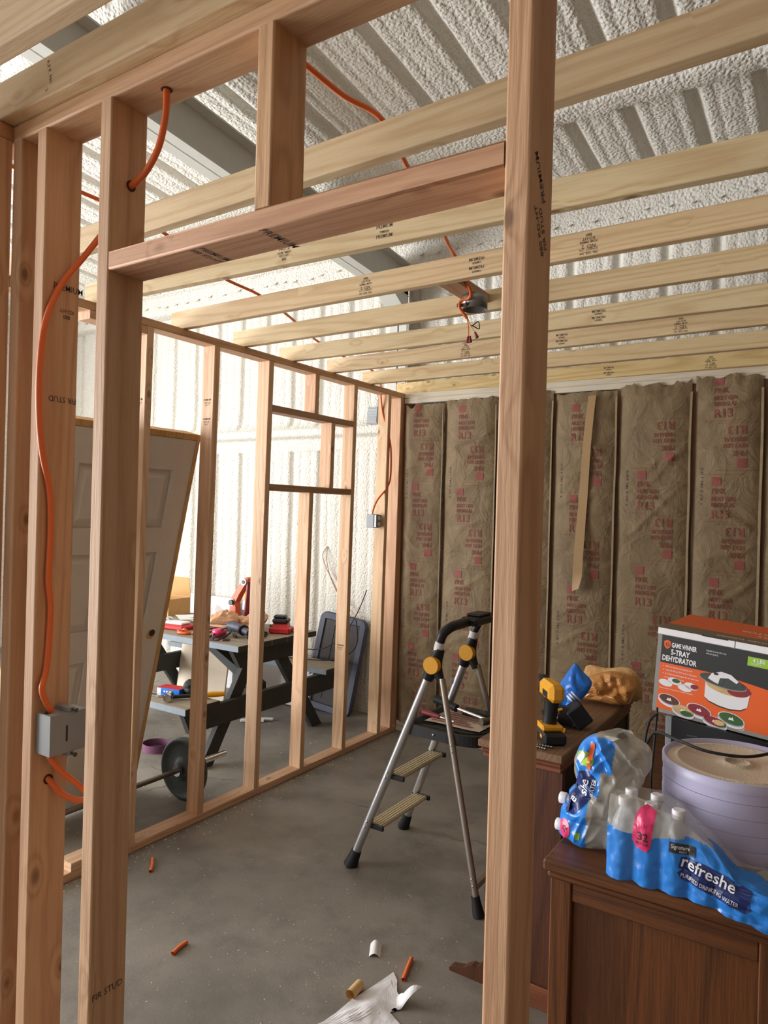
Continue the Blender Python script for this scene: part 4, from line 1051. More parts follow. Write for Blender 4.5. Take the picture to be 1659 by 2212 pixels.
MB().lathe([(.03, 0), (.032, .003), (.032, .150), (.026, .168)], (-3.80, 3.97, TZ), n=22).build('can_body', 'paper', sp)
MB().lathe([(.024, .1685), (.025, .20), (.018, .235), (.010, .238)], (-3.80, 3.97, TZ), n=20).build('cap', 'yellow', sp)
MB().lathe([(.0325, .04), (.0325, .10)], (-3.80, 3.97, TZ), n=22, cap=False).build('can_label', 'box_black', sp)

gl = thing('leather_gloves', 'heap of tan leather gloves in the middle of the table', 'gloves', (-3.60, 3.58, TZ))
for k, (x, y, s, rz, sd_) in enumerate(((-3.72, 3.58, 1.35, 10, 3), (-3.50, 3.66, 1.25, -20, 7), (-3.60, 3.53, 1.0, 40, 9))):
    X = lie(x, y, TZ+.026+.02*k, rz) @ RT(math.radians(-60), 4, 'X')
    pillow([(-.09*s, .0), (-.10*s, .06*s), (-.05*s, .10*s), (-.01*s, .14*s), (.02*s, .10*s), (.06*s, .12*s), (.10*s, .07*s), (.08*s, .0)], .035, 'tan_leather', 'glove', gl, X, seed=sd_, wr=.5)
jar = thing('plastic_bag', 'clear plastic bag catching the light behind the gloves', 'plastic bag', (-3.72, 3.68, TZ))
pillow([(-.07, .0), (-.08, .06), (-.03, .16), (.03, .15), (.08, .06), (.06, .0)], .05, 'clear_film', 'film', jar, lie(-3.80, 3.66, TZ+.003, 15), seed=31, wr=.5)
rc = thing('red_round_case', 'round red plastic case near the table front edge', 'case', (-3.50, 3.40, TZ))
MB().lathe([(.045, 0), (.048, .004), (.048, .026), (.046, .03)], (-3.50, 3.40, TZ), n=26).build('case_base', 'red_food', rc)
MB().lathe([(.046, .0305), (.048, .034), (.046, .052), (.02, .058)], (-3.50, 3.40, TZ), n=26).build('case_lid', 'pink', rc)
hg = thing('heat_gun', 'grey and black corded hand tool lying among the gloves', 'tool', (-3.42, 3.52, TZ))
MB().tube(catmull([(-3.55, 3.55, TZ+.05), (-3.47, 3.53, TZ+.055), (-3.38, 3.50, TZ+.05), (-3.30, 3.48, TZ+.04)]), [.034]*9+[.030]*8+[.024]*8, 14).build('tool_body', 'grey_blue', hg)
MB().tube(catmull([(-3.40, 3.515, TZ+.05), (-3.36, 3.49, TZ+.05)]), .0365, 14).build('grip_band', 'black', hg)
MB().tube(catmull([(-3.55, 3.55, TZ+.045), (-3.60, 3.48, TZ+.01), (-3.50, 3.30, TZ+.008), (-3.40, 3.29, TZ+.008), (-3.36, 3.36, TZ+.05), (-3.42, 3.40, TZ+.075), (-3.50, 3.36, TZ+.03), (-3.44, 3.29, TZ+.01)]), .006, 8).build('cord', 'black_rubber', hg)
for k, (x, y, rz) in enumerate(((-3.33, 3.62, 30), (-3.27, 3.55, 75), (-3.38, 3.70, -20))):
    t = thing('hand_tool', ['black pliers lying nearest the charger', 'black hand tool lying at the table corner', 'black cutter lying between gloves and charger'][k], 'tool', (x, y, TZ), 'black tools beside the charger')
    X = lie(x, y, TZ, rz)
    MB(X).tube([(-.09, -.012, .010), (0, 0, .012), (.05, .006, .010)], [.008, .009, .005], 8).build('handle', 'black', t)
    MB(X).tube([(-.09, .014, .010), (0, 0, .0121), (.05, -.004, .010)], [.008, .009, .005], 8).build('handle', 'black_rubber', t)
# left end: red case, papers, pliers
rt = thing('red_tool_case', 'open red tool case at the left end of the table', 'tool case', (-3.98, 3.44, TZ))
X = lie(-3.97, 3.44, TZ, 8)
MB(X).box((-.12, -.075, 0), (.12, .075, .035), c=.010).build('case_tray', 'red', rt)
MB(X).box((-.09, -.05, .0355), (.09, .05, .052), c=.006).build('white_insert', 'paper', rt)
MB(X).ball((-.10, .03, .056), (.035, .03, .02)).build('silver_part', 'chrome', rt)
pl = thing('orange_pliers', 'small orange-handled pliers on the table front edge', 'pliers', (-3.76, 3.31, TZ))
MB().tube(catmull([(-3.82, 3.33, TZ+.010), (-3.78, 3.30, TZ+.012), (-3.73, 3.31, TZ+.010), (-3.71, 3.34, TZ+.01)]), .011, 10).build('handle', 'orange', pl)
MB().tube(catmull([(-3.81, 3.35, TZ+.010), (-3.77, 3.335, TZ+.030), (-3.74, 3.35, TZ+.010)]), .009, 10).build('handle', 'orange', pl)
MB().tube([(-3.83, 3.34, TZ+.010), (-3.87, 3.36, TZ+.008)], [.008, .004], 8).build('jaws', 'dark_steel', pl)
PR = random.Random(8)
pm = ['paper', 'lavender', 'paper', 'cream', 'paper', 'teal', 'paper']
for k in range(7):
    x = -3.83-.05*k+PR.uniform(-.03, .03); y = 3.62+PR.uniform(-.06, .14); z = TZ+.001+.007*k
    X = lie(x, y, z, PR.uniform(-50, 50)) @ RT(math.radians(PR.uniform(-2, 2)), 4, 'X')
    L, Wd = PR.uniform(.18, .26), PR.uniform(.10, .17)
    o = MB(X).grid(lambda u, v: Vector(((u-.5)*L, (v-.5)*Wd, .004+.004*math.sin(u*5+k)+.003*math.cos(v*4))), 8, 5).build('paper_sheet', pm[k])
    tag(o, ['white leaflet lowest in the paper heap', 'lavender leaflet in the paper heap', 'white sheet second in the paper heap', 'cream card in the paper heap', 'white sheet near the top of the paper heap', 'teal leaflet in the paper heap', 'white sheet topmost in the paper heap'][k], 'paper', 'paper heap on the left end of the table')
yl = Flat(); o = MB(lie(-3.72, 3.47, TZ+.002, 20)).box((-.05, -.03, 0), (.05, .03, .012), c=.002).build('instruction_card', 'tan_food'); tag(o, 'small yellowish card box beside the red case', 'card')
bag = thing('brown_bag', 'crumpled brown paper heap against the sander base', 'paper bag', (-3.62, 3.72, TZ))
pillow([(-.14, .0), (-.15, .05), (-.09, .085), (0, .10), (.09, .09), (.15, .05), (.13, .0)], .07, 'tan_leather', 'paper', bag, lie(-3.56, 3.70, TZ+.003, -8), 12, .7, 61, 3)
for k, (x, y, rz, L, mt, lab) in enumerate(((-3.36, 3.33, 50, .05, 'dark_steel', 'short steel socket at the table front corner'), (-3.41, 3.46, -30, .07, 'iron', 'dark metal part beside the red round case'), (-3.66, 3.36, 15, .09, 'tan_food', 'pale wood offcut on the table front edge'), (-3.22, 3.46, 80, .10, 'black', 'black strap end at the right table corner'), (-3.45, 3.95, 10, .16, 'dark_steel', 'dark clamp bar behind the charger'), (-4.12, 3.36, 30, .08, 'paper', 'crumpled white label at the left table edge'))):
    X = lie(x, y, TZ, rz); m = MB(X)
    m.tube([(-L/2, 0, .011), (-L*.2, .002, .012), (L*.15, 0, .011), (L/2, -.003, .011)], [.010, .0085, .010, .007], 10)
    o = m.build(['socket', 'metal_part', 'wood_offcut', 'strap_end', 'clamp_bar', 'label_scrap'][k], mt); tag(o, lab, 'small part')
cb = thing('cardboard_box', 'open cardboard box with raised flaps behind the papers', 'box', (-4.80, 3.75, TZ))
X = lie(-4.62, 3.88, TZ, 4)
for a, b in (((-.16, -.12, 0), (.16, -.115, .13)), ((-.16, .115, 0), (.16, .12, .13)), ((-.16, -.1145, 0), (-.155, .1145, .13)), ((.155, -.1145, 0), (.16, .1145, .13)), ((-.154, -.114, 0), (.154, .114, .004))):
    MB(X).box(a, b).build('box_wall', 'cardboard', cb)
MB(X @ Matrix.Translation((0, -.12, .131)) @ RT(math.radians(-20), 4, 'X')).box((-.16, -.12, 0), (.18, 0, .004)).build('front_flap', 'cardboard', cb)
MB(X @ Matrix.Translation((0, .12, .131)) @ RT(math.radians(-82), 4, 'X') ).box((-.16, -.16, 0), (.16, 0, .004)).build('rear_flap', 'cardboard', cb)
fb = MB(lie(-4.74, 4.60, 0, 0) @ RT(math.radians(-3), 4, 'X')).box((-.50, -.02, .0), (.20, .02, .80), c=.004).build('foam_board', 'paper'); tag(fb, 'long white board standing on edge behind the table', 'board')

# ---- things on the near bench
BZ = .432
hm = thing('yellow_hammer', 'steel hammer with yellow grip lying on the near bench', 'hammer', (-3.40, 2.98, BZ))
MB().tube([(-3.425, 2.955, BZ+.021), (-3.36, 3.03, BZ+.021), (-3.30, 3.10, BZ+.023)], [.012, .011, .013], 10).build('neck', 'black', hm)
MB().tube([(-3.2995, 3.1005, BZ+.023), (-3.275, 3.13, BZ+.024), (-3.225, 3.19, BZ+.024)], [.015, .018, .015], 12).build('grip', 'yellow', hm)
dv = Vector((.64, -.77, 0)).normalized(); pv = Vector((-3.44, 2.935, BZ+.025))
MB().tube([pv-dv*.065, pv-dv*.03, pv-dv*.02, pv+dv*.02, pv+dv*.03, pv+dv*.055], [.020, .024, .017, .017, .025, .024], 14).build('head', 'chrome', hm)
bx_ = thing('blue_red_box', 'small blue box with red top lying on the near bench', 'box', (-3.53, 3.04, BZ))
X = lie(-3.545, 3.055, BZ, 12)
MB(X).box((-.085, -.045, 0), (.085, .045, .042), c=.002).build('carton', 'blue', bx_)
MB(X).box((-.084, -.044, .0422), (.084, .044, .0432)).build('red_lid_print', 'red', bx_)
MB(X).box((-.0852, -.046, .002), (-.055, -.0451, .040)).build('white_print', 'paper', bx_)
Flat().rect(0, 0, .012, .010).rect(.018, 0, .070, .010).put('print_bar', 'paper', bx_, X @ Vector((-.035, -.0452, .016)), X.to_3x3() @ Vector((1, 0, 0)), (0, 0, 1), .0006)
wr_ = thing('adjustable_wrench', 'silver wrench lying on the bench behind the hammer head', 'wrench', (-3.56, 2.95, BZ))
MB().prism([(-3.68, 2.915, BZ+.001), (-3.68, 2.935, BZ+.001), (-3.56, 2.965, BZ+.001), (-3.56, 2.94, BZ+.001)], (0, 0, .012)).build('handle', 'chrome', wr_)
MB().tube([(-3.545, 2.955, BZ+.001), (-3.545, 2.955, BZ+.016)], .024, 16).build('jaw', 'chrome', wr_)
gv = thing('black_glove', 'balled-up black glove on the bench under the table', 'glove', (-3.55, 3.10, BZ))
pillow([(-.05, .0), (-.055, .05), (-.03, .09), (.01, .10), (.05, .07), (.055, .0)], .035, 'black_rubber', 'glove_body', gv, lie(-3.43, 3.095, BZ+.002, 0), seed=44, wr=.5)

# ---- panels and odds under / behind the table
wp = MB(lie(-4.40, 4.065, 0, 0) @ RT(math.radians(-8), 4, 'X')).box((-.28, -.008, .004), (.28, .008, .46), c=.003).build('display_board', 'cream'); tag(wp, 'off-white panel leaning under the table', 'panel')
wb_ = thing('white_foam_slab', 'pale blue-white textured slab on the floor beneath the table', 'slab', (-3.75, 4.42, 0))
MB(lie(-3.86, 4.50, 0, 0) @ RT(math.radians(-14), 4, 'X')).box((-.30, -.02, .004), (.26, .02, .40), c=.004).build('slab', 'paper', wb_)
for k in range(2):
    o = MB(lie(-3.72+.03*k, 3.98+.07*k, .0, 35)).box((-.09, -.018, .003), (.09, .018, .021), c=.004).build('white_strip', 'paper'); tag(o, ['white offcut strip on the floor under the table, nearer one', 'white offcut strip on the floor under the table, farther one'][k], 'offcut', 'white offcuts under the table')

# ---- storage lid leaning on the foam wall
ld = thing('storage_lid', 'dark plastic storage tote lid leaning on the foam wall', 'lid', (-3.43, 4.60, 0))
Xl = Matrix.Translation((-3.445, 4.545, .004)) @ RT(math.radians(3), 4, 'Z') @ RT(math.radians(-9.0), 4, 'X') @ RT(math.radians(6), 4, 'Y')
def rrect(w, h, r, n=6):
    P = []
    for cx, cz, a0 in ((w/2-r, h-r, 0), (-w/2+r, h-r, 90), (-w/2+r, r, 180), (w/2-r, r, 270)):
        for k in range(n+1):
            a = math.radians(a0+90*k/n); P.append((cx+r*math.cos(a), cz+r*math.sin(a)))
    return P
def ringp(mbx, lv):
    n = len(lv[0][0]); vs = [(x, y, z) for P, y in lv for x, z in P]
    mbx.add(vs, [(i*n+k, i*n+(k+1) % n, (i+1)*n+(k+1) % n, (i+1)*n+k) for i in range(len(lv)-1) for k in range(n)], False); return mbx
def inset(w, h, r, i): return [(x, z+i) for x, z in rrect(w-2*i, h-2*i, max(.01, r-i))]
WL, HL = .445, .775
ringp(MB(Xl), [(inset(WL, HL, .06, .0), .02), (inset(WL, HL, .06, -.006), .0), (inset(WL, HL, .06, -.004), -.022), (inset(WL, HL, .06, .004), -.030), (inset(WL, HL, .06, .05), -.030), (inset(WL, HL, .06, .056), -.018)]).build('rim', 'grey_blue', ld)
m = MB(Xl); P = inset(WL, HL, .06, .05); m.prism([(x, -.018, z) for x, z in P], (0, .012, 0)); m.build('lid_panel', 'dark_back', ld)
for x in (-.08, .06): MB(Xl).box((x, -.022, .09), (x+.012, -.0182, HL-.09)).build('rib', 'dark_back', ld)

# ---- vent, wires and outlet on the foam wall
vt = thing('wall_vent', 'small grey louvred vent tilted on the upper foam wall', 'vent', (-3.14, 4.66, 2.32))
X = Matrix.Translation((-3.145, 4.655, 2.385)) @ RT(math.radians(4), 4, 'Y')
MB(X).box((-.052, -.012, -.068), (.052, .05, .068), c=.003).build('vent_frame', 'grey_plastic', vt)
for k in range(10): MB(X @ Matrix.Translation((0, -.013, -.055+.0122*k)) @ RT(math.radians(25), 4, 'X')).box((-.045, -.001, 0), (.045, .001, .0105)).build('louvre', 'galv', vt)
wires = [('pale_wire', 'pair of pale wires sprouting from a hole in the foam wall', 'tan_leather', [(-3.615, 4.715, 1.315), (-3.64, 4.69, 1.25), (-3.605, 4.69, 1.15), (-3.53, 4.69, 1.04), (-3.45, 4.68, .93), (-3.36, 4.67, .84), (-3.25, 4.66, .775), (-3.20, 4.66, .745)], .004),
         ('thin_brown_wire', 'thin brown wire looping out of the same hole in the foam wall', 'dark_steel', [(-3.612, 4.715, 1.32), (-3.59, 4.685, 1.20), (-3.55, 4.68, 1.08), (-3.46, 4.67, .945), (-3.36, 4.65, .83), (-3.28, 4.645, .70)], .003),
         ('black_lead', 'long black lead hanging past the storage lid and bench', 'black_rubber', [(-3.15, 4.64, 1.00), (-3.19, 4.60, .85), (-3.25, 4.53, .68), (-3.31, 4.50, .60), (-3.27, 4.49, .57), (-3.25, 4.49, .61), (-3.33, 4.48, .58), (-3.45, 4.47, .52), (-3.62, 4.47, .50), (-3.72, 4.45, .58)], .004),
         ('black_cable_loop', 'black cable looping from the table over the far bench', 'black_rubber', [(-3.15, 4.50, .78), (-3.13, 4.50, .62), (-3.18, 4.48, .52), (-3.30, 4.42, .46), (-3.45, 4.36, .448), (-3.60, 4.32, .445), (-3.72, 4.20, .47), (-3.55, 4.06, .56), (-3.45, 4.045, .69), (-3.44, 4.03, .762), (-3.40, 3.95, .757)], .0045)]
for nm, lab, mt, pts, r in wires:
    o = MB().tube(catmull(pts), r, 7).build(nm, mt); tag(o, lab, 'wire')

# ---- barbell and sanding belt on the floor
br = thing('barbell', 'steel barbell with one grey iron plate lying by the partition', 'barbell', (-3.03, 2.6, 0))
bxx, bzz, R_ = -3.035, .170, .168
MB().tube([(bxx, .95, bzz), (bxx, 2.655, bzz)], .0135, 14).build('bar', 'dark_steel', br)
MB().tube([(bxx, 2.655, bzz), (bxx, 2.672, bzz)], .030, 18).build('collar', 'chrome', br)
MB().tube([(bxx, 2.6725, bzz), (bxx, 3.02, bzz)], .0165, 16).build('sleeve', 'chrome', br)
MB().lathe([(.019, .0), (.05, -.002), (.055, .004), (.075, .006), (.12, .006), (.145, .002), (.150, -.004), (R_-.006, -.004), (R_, .002), (R_, .036), (R_-.006, .040), (.019, .040)], (bxx, 2.690, bzz), (0, 1, 0), 56).build('weight_plate', 'iron', br)
for k in range(2): MB().tube([(bxx, 1.20+.04*k, bzz), (bxx, 1.236+.04*k, bzz)], R_ , 40).build('weight_plate', 'iron', br)
sb = thing('sanding_belt_loop', 'purple sanding belt loop standing on the floor', 'sanding belt', (-3.80, 3.14, 0))
cen = Vector((-3.79, 3.14, .001))
m = MB(); n = 40
def ringw(r, z): return [(cen.x+r*math.cos(2*math.pi*k/n)*1.05, cen.y+r*math.sin(2*math.pi*k/n)*.95, z) for k in range(n)]
vs = ringw(.088, .001)+ringw(.088, .05)+ringw(.086, .05)+ringw(.086, .001)
m.add(vs, [(a*n+k, a*n+(k+1) % n, ((a+1) % 4)*n+(k+1) % n, ((a+1) % 4)*n+k) for a in range(4) for k in range(n)], False)
M['purple'] = plain('purple_abrasive', (112, 66, 96), .8, var=.15)
m.build('belt', 'purple', sb)

# ================================================================== step ladder
ldr = thing('step_ladder', 'aluminium three-step ladder with black platform and yellow hinge caps', 'ladder', (-1.53, 2.9, 0))
FN, FF = Vector((-1.856, 2.660, 0)), Vector((-1.862, 3.135, 0))
HN, HF = Vector((-1.482, 2.720, .966)), Vector((-1.481, 3.060, .969))
RN, RF = Vector((-1.192, 2.625, 0)), Vector((-1.190, 3.170, 0))
TN, TF = Vector((-1.462, 2.724, 1.045)), Vector((-1.460, 3.058, 1.045))
def at(a, b, z): t = (z-a.z)/(b.z-a.z); return a+(b-a)*t
for a, h, t in ((FN, HN, TN), (FF, HF, TF)):
    MB().tube([at(a, h, .045), h, t], .0195, 16, True, .85).build('front_leg', 'alu', ldr)
for a, h in ((RN, HN), (RF, HF)):
    hb = h+Vector((.045, -.005 if a is RN else .005, -.055))
    MB().tube([at(a, hb, .05), hb], .0140, 12).build('rear_leg', 'alu_dull', ldr)
for a, h, r in ((FN, HN, .029), (FF, HF, .027), (RN, HN, .022), (RF, HF, .021)):
    p1, p2 = at(a, h, .0), at(a, h, .075)
    MB().tube([p1+Vector((0, 0, .002)), at(a, h, .012), at(a, h, .05), p2], [r*1.15, r*1.12, r*.9, r*.82], 14).build('rubber_foot', 'black_rubber', ldr)
for h, s in ((HN, -1), (HF, -1)):
    d = (h-(FN if h is HN else FF)).normalized()
    MB().tube([h-d*.075, h-d*.03, h, h+d*.03, h+d*.075], [.024, .030, .040, .030, .022], 16, True, .8).tube([h+Vector((.012, 0, -.012)), h+Vector((.040, 0, -.075))], [.026, .016], 12).build('hinge', 'black', ldr)
    MB().lathe([(.0375, 0), (.0375, .024), (.0360, .026)], h+Vector((.004, -.012, 0)), (0, -1, 0), 28).build('hinge_cap', 'yellow', ldr)
for a in (TN, TF):
    d = Vector((.25, 0, 1)).normalized()
    MB().tube([a-d*.012, a+d*.026], .0205, 14).build('white_sleeve', 'white_plastic', ldr)
MB().tube(catmull([TN+Vector((.004, 0, .022)), TN+Vector((.018, .004, .060)), TN+Vector((.038, .04, .085)), TN+Vector((.040, .10, .088)), TF+Vector((.042, -.12, .090))]), [.022]*33, 14).build('top_rail', 'black', ldr)
MB().box((-1.455, 2.90, 1.118), (-1.365, 3.085, 1.155), c=.010).box((-1.448, 2.955, 1.1552), (-1.372, 3.075, 1.168), c=.006).build('tool_tray', 'black', ldr)
MB().tube(catmull([TF+Vector((.004, 0, .022)), TF+Vector((.020, 0, .05)), TF+Vector((.040, -.01, .085))]), [.018]*17, 12).build('rail_bracket', 'black', ldr)
for z in (.205, .445):
    a, b = at(FN, HN, z), at(FF, HF, z)
    x0 = a.x+.03; w = .078
    MB().box((x0-w/2, a.y+.018, z-.012), (x0+w/2, b.y-.018, z+.003), c=.003).build('step_tread', 'tread', ldr)
    for k in range(5): MB().box((x0-w/2+.006+k*.0145, a.y+.0185, z+.0032), (x0-w/2+.013+k*.0145, b.y-.0185, z+.0058)).build('tread_rib', 'tread', ldr)
    for p in (a, b):
        sgn = 1 if p is a else -1
        MB().box((x0-w/2-.012, p.y+sgn*.004, z-.018), (x0+w/2+.012, p.y+sgn*.0175, z+.006), c=.004).build('step_bracket', 'black', ldr)
    for dz in (-.008, .018):
        q = at(FN, HN, z+dz); MB().ball(q+Vector((0, -.0175, 0)), .0055, 10, 6).build('rivet', 'chrome', ldr)
PZ = .690
pl_ = [(-1.615, 2.705), (-1.40, 2.690), (-1.30, 2.700), (-1.245, 2.735), (-1.222, 2.80), (-1.222, 3.02), (-1.245, 3.07), (-1.30, 3.09), (-1.615, 3.075)]
pl_ = [(p.x, p.y) for p in catmull([(a, b, 0) for a, b in pl_], 4)]
MB().prism([(x, y, PZ-.046) for x, y in pl_], (0, 0, .046)).build('platform', 'black', ldr)
cxp, cyp = -1.42, 2.88
inn = [(cxp+(x-cxp)*.86, cyp+(y-cyp)*.86) for x, y in pl_]
MB().prism([(x, y, PZ+.0005) for x, y in inn], (0, 0, .003)).build('platform_mat', 'black_rubber', ldr)
for k in range(12): MB().box((-1.595+k*.009, 2.735, PZ+.004), (-1.591+k*.009, 3.04, PZ+.006)).build('grip_rib', 'black_rubber', ldr)
MB().box((-1.238, 2.80, PZ+.0005), (-1.222, 2.86, PZ+.012), c=.003).build('release_button', 'orange', ldr)
for a, dz in ((RN, .0), (RN, .026)):
    q = at(RN, HN+Vector((.045, -.005, -.055)), .645-dz); MB().ball(q+Vector((0, -.0115, 0)), .0052, 10, 6).build('rivet', 'chrome', ldr)
    q = at(RN, HN+Vector((.045, -.005, -.055)), .115+dz); MB().ball(q+Vector((0, -.0115, 0)), .0052, 10, 6).build('rivet', 'chrome', ldr)
MB().ball((-1.46, 2.692, PZ-.022), .006, 10, 6).build('rivet', 'chrome', ldr)
b0, b1 = at(RN, HN, .105), at(RF, HF, .105)
MB().box((b0.x-.012, b0.y+.012, .092), (b0.x+.012, b1.y-.012, .116), c=.002).build('rear_brace', 'alu_dull', ldr)
Flat().rect(0, 0, .022, .016).put('leg_sticker', 'blue', ldr, at(FF, HF, .80)+Vector((.0, -.0158, 0)), Vector((.36, 0, .93)), Vector((-.93, 0, .36)), .0008)

# ---- things on the platform
ppr = MB().grid(lambda u, v: Vector((-1.545+.27*u, 2.76+.25*v, PZ+.0075+.002*math.sin(u*6)+.002*math.cos(v*5))), 10, 8).build('printed_sheet', 'cream'); tag(ppr, 'crumpled printed sheet lying on the ladder platform', 'paper')
Fq = Flat()
for k in range(7): Fq.rect(.015, .02+.03*k, .22-.03*(k % 3), .032+.03*k)
Fq.put('print_lines', 'print_pink', ppr, (-1.54, 2.77, PZ+.0105), (1, 0, 0), (0, 1, 0), .0008)
hb_ = thing('black_hammer', 'hammer with black rubber grip lying on the ladder platform', 'hammer', (-1.42, 2.92, PZ+.012))
MB().tube([(-1.590, 2.945, PZ+.060), (-1.51, 2.93, PZ+.050), (-1.465, 2.92, PZ+.042)], [.021, .017, .018], 12).build('grip', 'black_rubber', hb_)
MB().tube([(-1.4645, 2.92, PZ+.042), (-1.285, 2.875, PZ+.030)], .0075, 10).build('shaft', 'chrome', hb_)
MB().tube([(-1.30, 2.83, PZ+.030), (-1.285, 2.855, PZ+.030), (-1.275, 2.90, PZ+.030), (-1.262, 2.95, PZ+.026)], [.018, .016, .013, .008], 10).build('head', 'dark_steel', hb_)
bk = MB().box((-1.45, 2.94, PZ+.0105), (-1.25, 3.00, PZ+.034), c=.004).build('black_case', 'black'); tag(bk, 'flat black tool case at the back of the ladder platform', 'tool case')
sc_ = thing('red_screwdriver', 'red-handled screwdriver lying on the ladder platform', 'screwdriver', (-1.55, 2.80, PZ+.012))
MB().tube([(-1.595, 2.835, PZ+.022), (-1.56, 2.83, PZ+.022), (-1.50, 2.82, PZ+.020)], [.011, .013, .009], 12).build('handle', 'red_food', sc_)
MB().tube([(-1.4995, 2.82, PZ+.020), (-1.42, 2.805, PZ+.016)], .0038, 8).build('blade', 'chrome', sc_)

# ================================================================== cables and boxes
c = MB().tube(catmull([(-1.160, .944, 2.50), (-1.160, .944, 2.467), (-1.166, .948, 2.42), (-1.188, .950, 2.36), (-1.230, .950, 2.317), (-1.276, .952, 2.302), (-1.315, .955, 2.298)]), .0068, 10).build('doorway_cable', 'orange_cable'); tag(c, 'orange cable dropping from the top plate into the doorway stud', 'cable')
c = MB().tube(catmull([(-1.314, .957, 2.296), (-1.352, .972, 2.275), (-1.41, .985, 2.245), (-1.465, .975, 2.195), (-1.495, .935, 2.118), (-1.497, .903, 2.026), (-1.497, .893, 1.921), (-1.497, .895, 1.819), (-1.497, .905, 1.738), (-1.497, .924, 1.656), (-1.497, .929, 1.563), (-1.497, .927, 1.458), (-1.497, .934, 1.385), (-1.497, .928, 1.26), (-1.490, .914, 1.211), (-1.484, .928, 1.170), (-1.484, .940, 1.150)]), .0068, 10).build('stud_cable', 'orange_cable'); tag(c, 'orange cable running down the stud into the grey box', 'cable')
c = MB().tube(catmull([(-1.484, .930, 1.072), (-1.476, .930, 1.058), (-1.470, .950, 1.026), (-1.452, .985, .985), (-1.435, 1.000, .958), (-1.455, .985, .950), (-1.480, .960, .968), (-1.503, .944, .998), (-1.53, .940, 1.005)]), .0068, 10).build('loop_cable', 'orange_cable'); tag(c, 'orange cable looping from under the grey box back into the stud', 'cable')
for nm, par, ctr, ax in (('bored_hole', wn, (-1.1600, .944, 2.4666), (0, 0, -1)), ('bored_hole', NS['s2'], (-1.2752, .952, 2.302), (1, 0, 0)), ('bored_hole', NS['s1'], (-1.5052, .944, .999), (1, 0, 0))):
    MB().lathe([(.0115, 0), (.0115, .0008)], ctr, ax, 20).build(nm, 'hole', par)  # flat dark brown disc drawn for each hole
jb = thing('device_box', 'grey plastic electrical box nailed to the near stud', 'electrical box', (-1.475, .97, 1.065))
bx0, bx1, by0, by1, bz0, bz1 = -1.5045, -1.452, .912, 1.002, 1.068, 1.158
MB().box((bx0, by0, bz0), (bx1, by1, bz0+.003)).build('bottom', 'grey_plastic', jb)
MB().prism([(bx0, by0, bz1-.003), (bx1, by0, bz1-.003), (bx1, by1, bz1-.003), (bx0, by1, bz1-.003), (bx0, by0+.022, bz1-.003), (bx0+.030, by0+.022, bz1-.003), (bx0+.030, by0+.006, bz1-.003), (bx0, by0+.006, bz1-.003)], (0, 0, .003)).build('top', 'grey_plastic', jb)
MB().box((bx0, by0, bz0+.0031), (bx1, by0+.003, bz1-.0031)).build('back', 'grey_plastic', jb)
MB().box((bx1-.003, by0+.0031, bz0+.0031), (bx1, by1, bz1-.0031)).build('side', 'grey_plastic', jb)
MB().box((bx0, by0+.0031, bz0+.0031), (bx0+.003, by1, bz1-.0031)).build('side', 'grey_plastic', jb)
for z in (bz1+.005, bz0-.005):
    MB().tube([(bx0-.01, by1-.038, z), (bx1+.012, by1-.036, z)], .0024, 8).lathe([(.0052, 0), (.0052, .002)], (bx1+.012, by1-.036, z), (1, 0, 0), 10).build('mounting_nail', 'nail', jb)
    MB().box((bx0+.006, by1-.046, min(z, z)-.0045), (bx1-.002, by1-.030, z+.004)).build('nail_boss', 'grey_plastic', jb)
Flat().rect(-.018, 0, .018, .005).put('moulded_mark', 'ink', jb, (bx1, .955, 1.112), (0, 0, 1), (0, -1, 0), .0004)

c = MB().tube(catmull([(-2.06, 1.00, 2.600), (-2.02, 1.32, 2.602), (-2.06, 1.67, 2.606), (-2.22, 2.10, 2.602), (-2.26, 2.395, 2.602), (-2.38, 2.742, 2.603), (-2.58, 3.219, 2.606), (-2.68, 3.604, 2.604), (-2.76, 4.06, 2.602), (-2.80, 4.22, 2.56), (-2.80, 4.235, 2.46), (-2.800, 4.258, 2.36), (-2.79, 4.262, 2.311), (-2.742, 4.29, 2.116), (-2.738, 4.30, 1.914), (-2.745, 4.28, 1.811), (-2.785, 4.205, 1.706), (-2.80, 4.175, 1.63), (-2.80, 4.172, 1.600)]), .0065, 9).build('partition_cable', 'orange_cable'); tag(c, 'orange cable crossing the joists and hanging down the far partition stud', 'cable')
ob = thing('outlet_box', 'grey outlet box with receptacle on the far partition stud', 'electrical box', (-2.80, 4.20, 1.50))
MB().box((-2.836, 4.150, 1.508), (-2.775, 4.226, 1.604), c=.002).build('box_body', 'grey_plastic', ob)
MB().box((-2.7745, 4.155, 1.512), (-2.757, 4.222, 1.600), c=.002).build('front_lip', 'galv', ob)
for z in (1.535, 1.577): MB().lathe([(.017, 0), (.017, .004), (.012, .006)], (-2.7565, 4.188, z), (1, 0, 0), 18).build('socket_face', 'white_plastic', ob)
c = MB().tube(catmull([(-1.02, 1.00, 2.585), (-1.008, 1.14, 2.600), (-1.005, 1.323, 2.603), (-.985, 1.46, 2.606), (-1.045, 1.684, 2.598), (-1.12, 1.95, 2.606), (-1.208, 2.227, 2.602), (-1.25, 2.36, 2.607), (-1.262, 2.435, 2.598), (-1.270, 2.50, 2.56), (-1.268, 2.55, 2.52), (-1.292, 2.585, 2.505), (-1.330, 2.590, 2.500), (-1.338, 2.592, 2.475), (-1.325, 2.600, 2.452), (-1.312, 2.612, 2.43)]), .0068, 10).build('ceiling_cable', 'orange_cable'); tag(c, 'orange cable crossing the joists to the round ceiling box', 'cable')
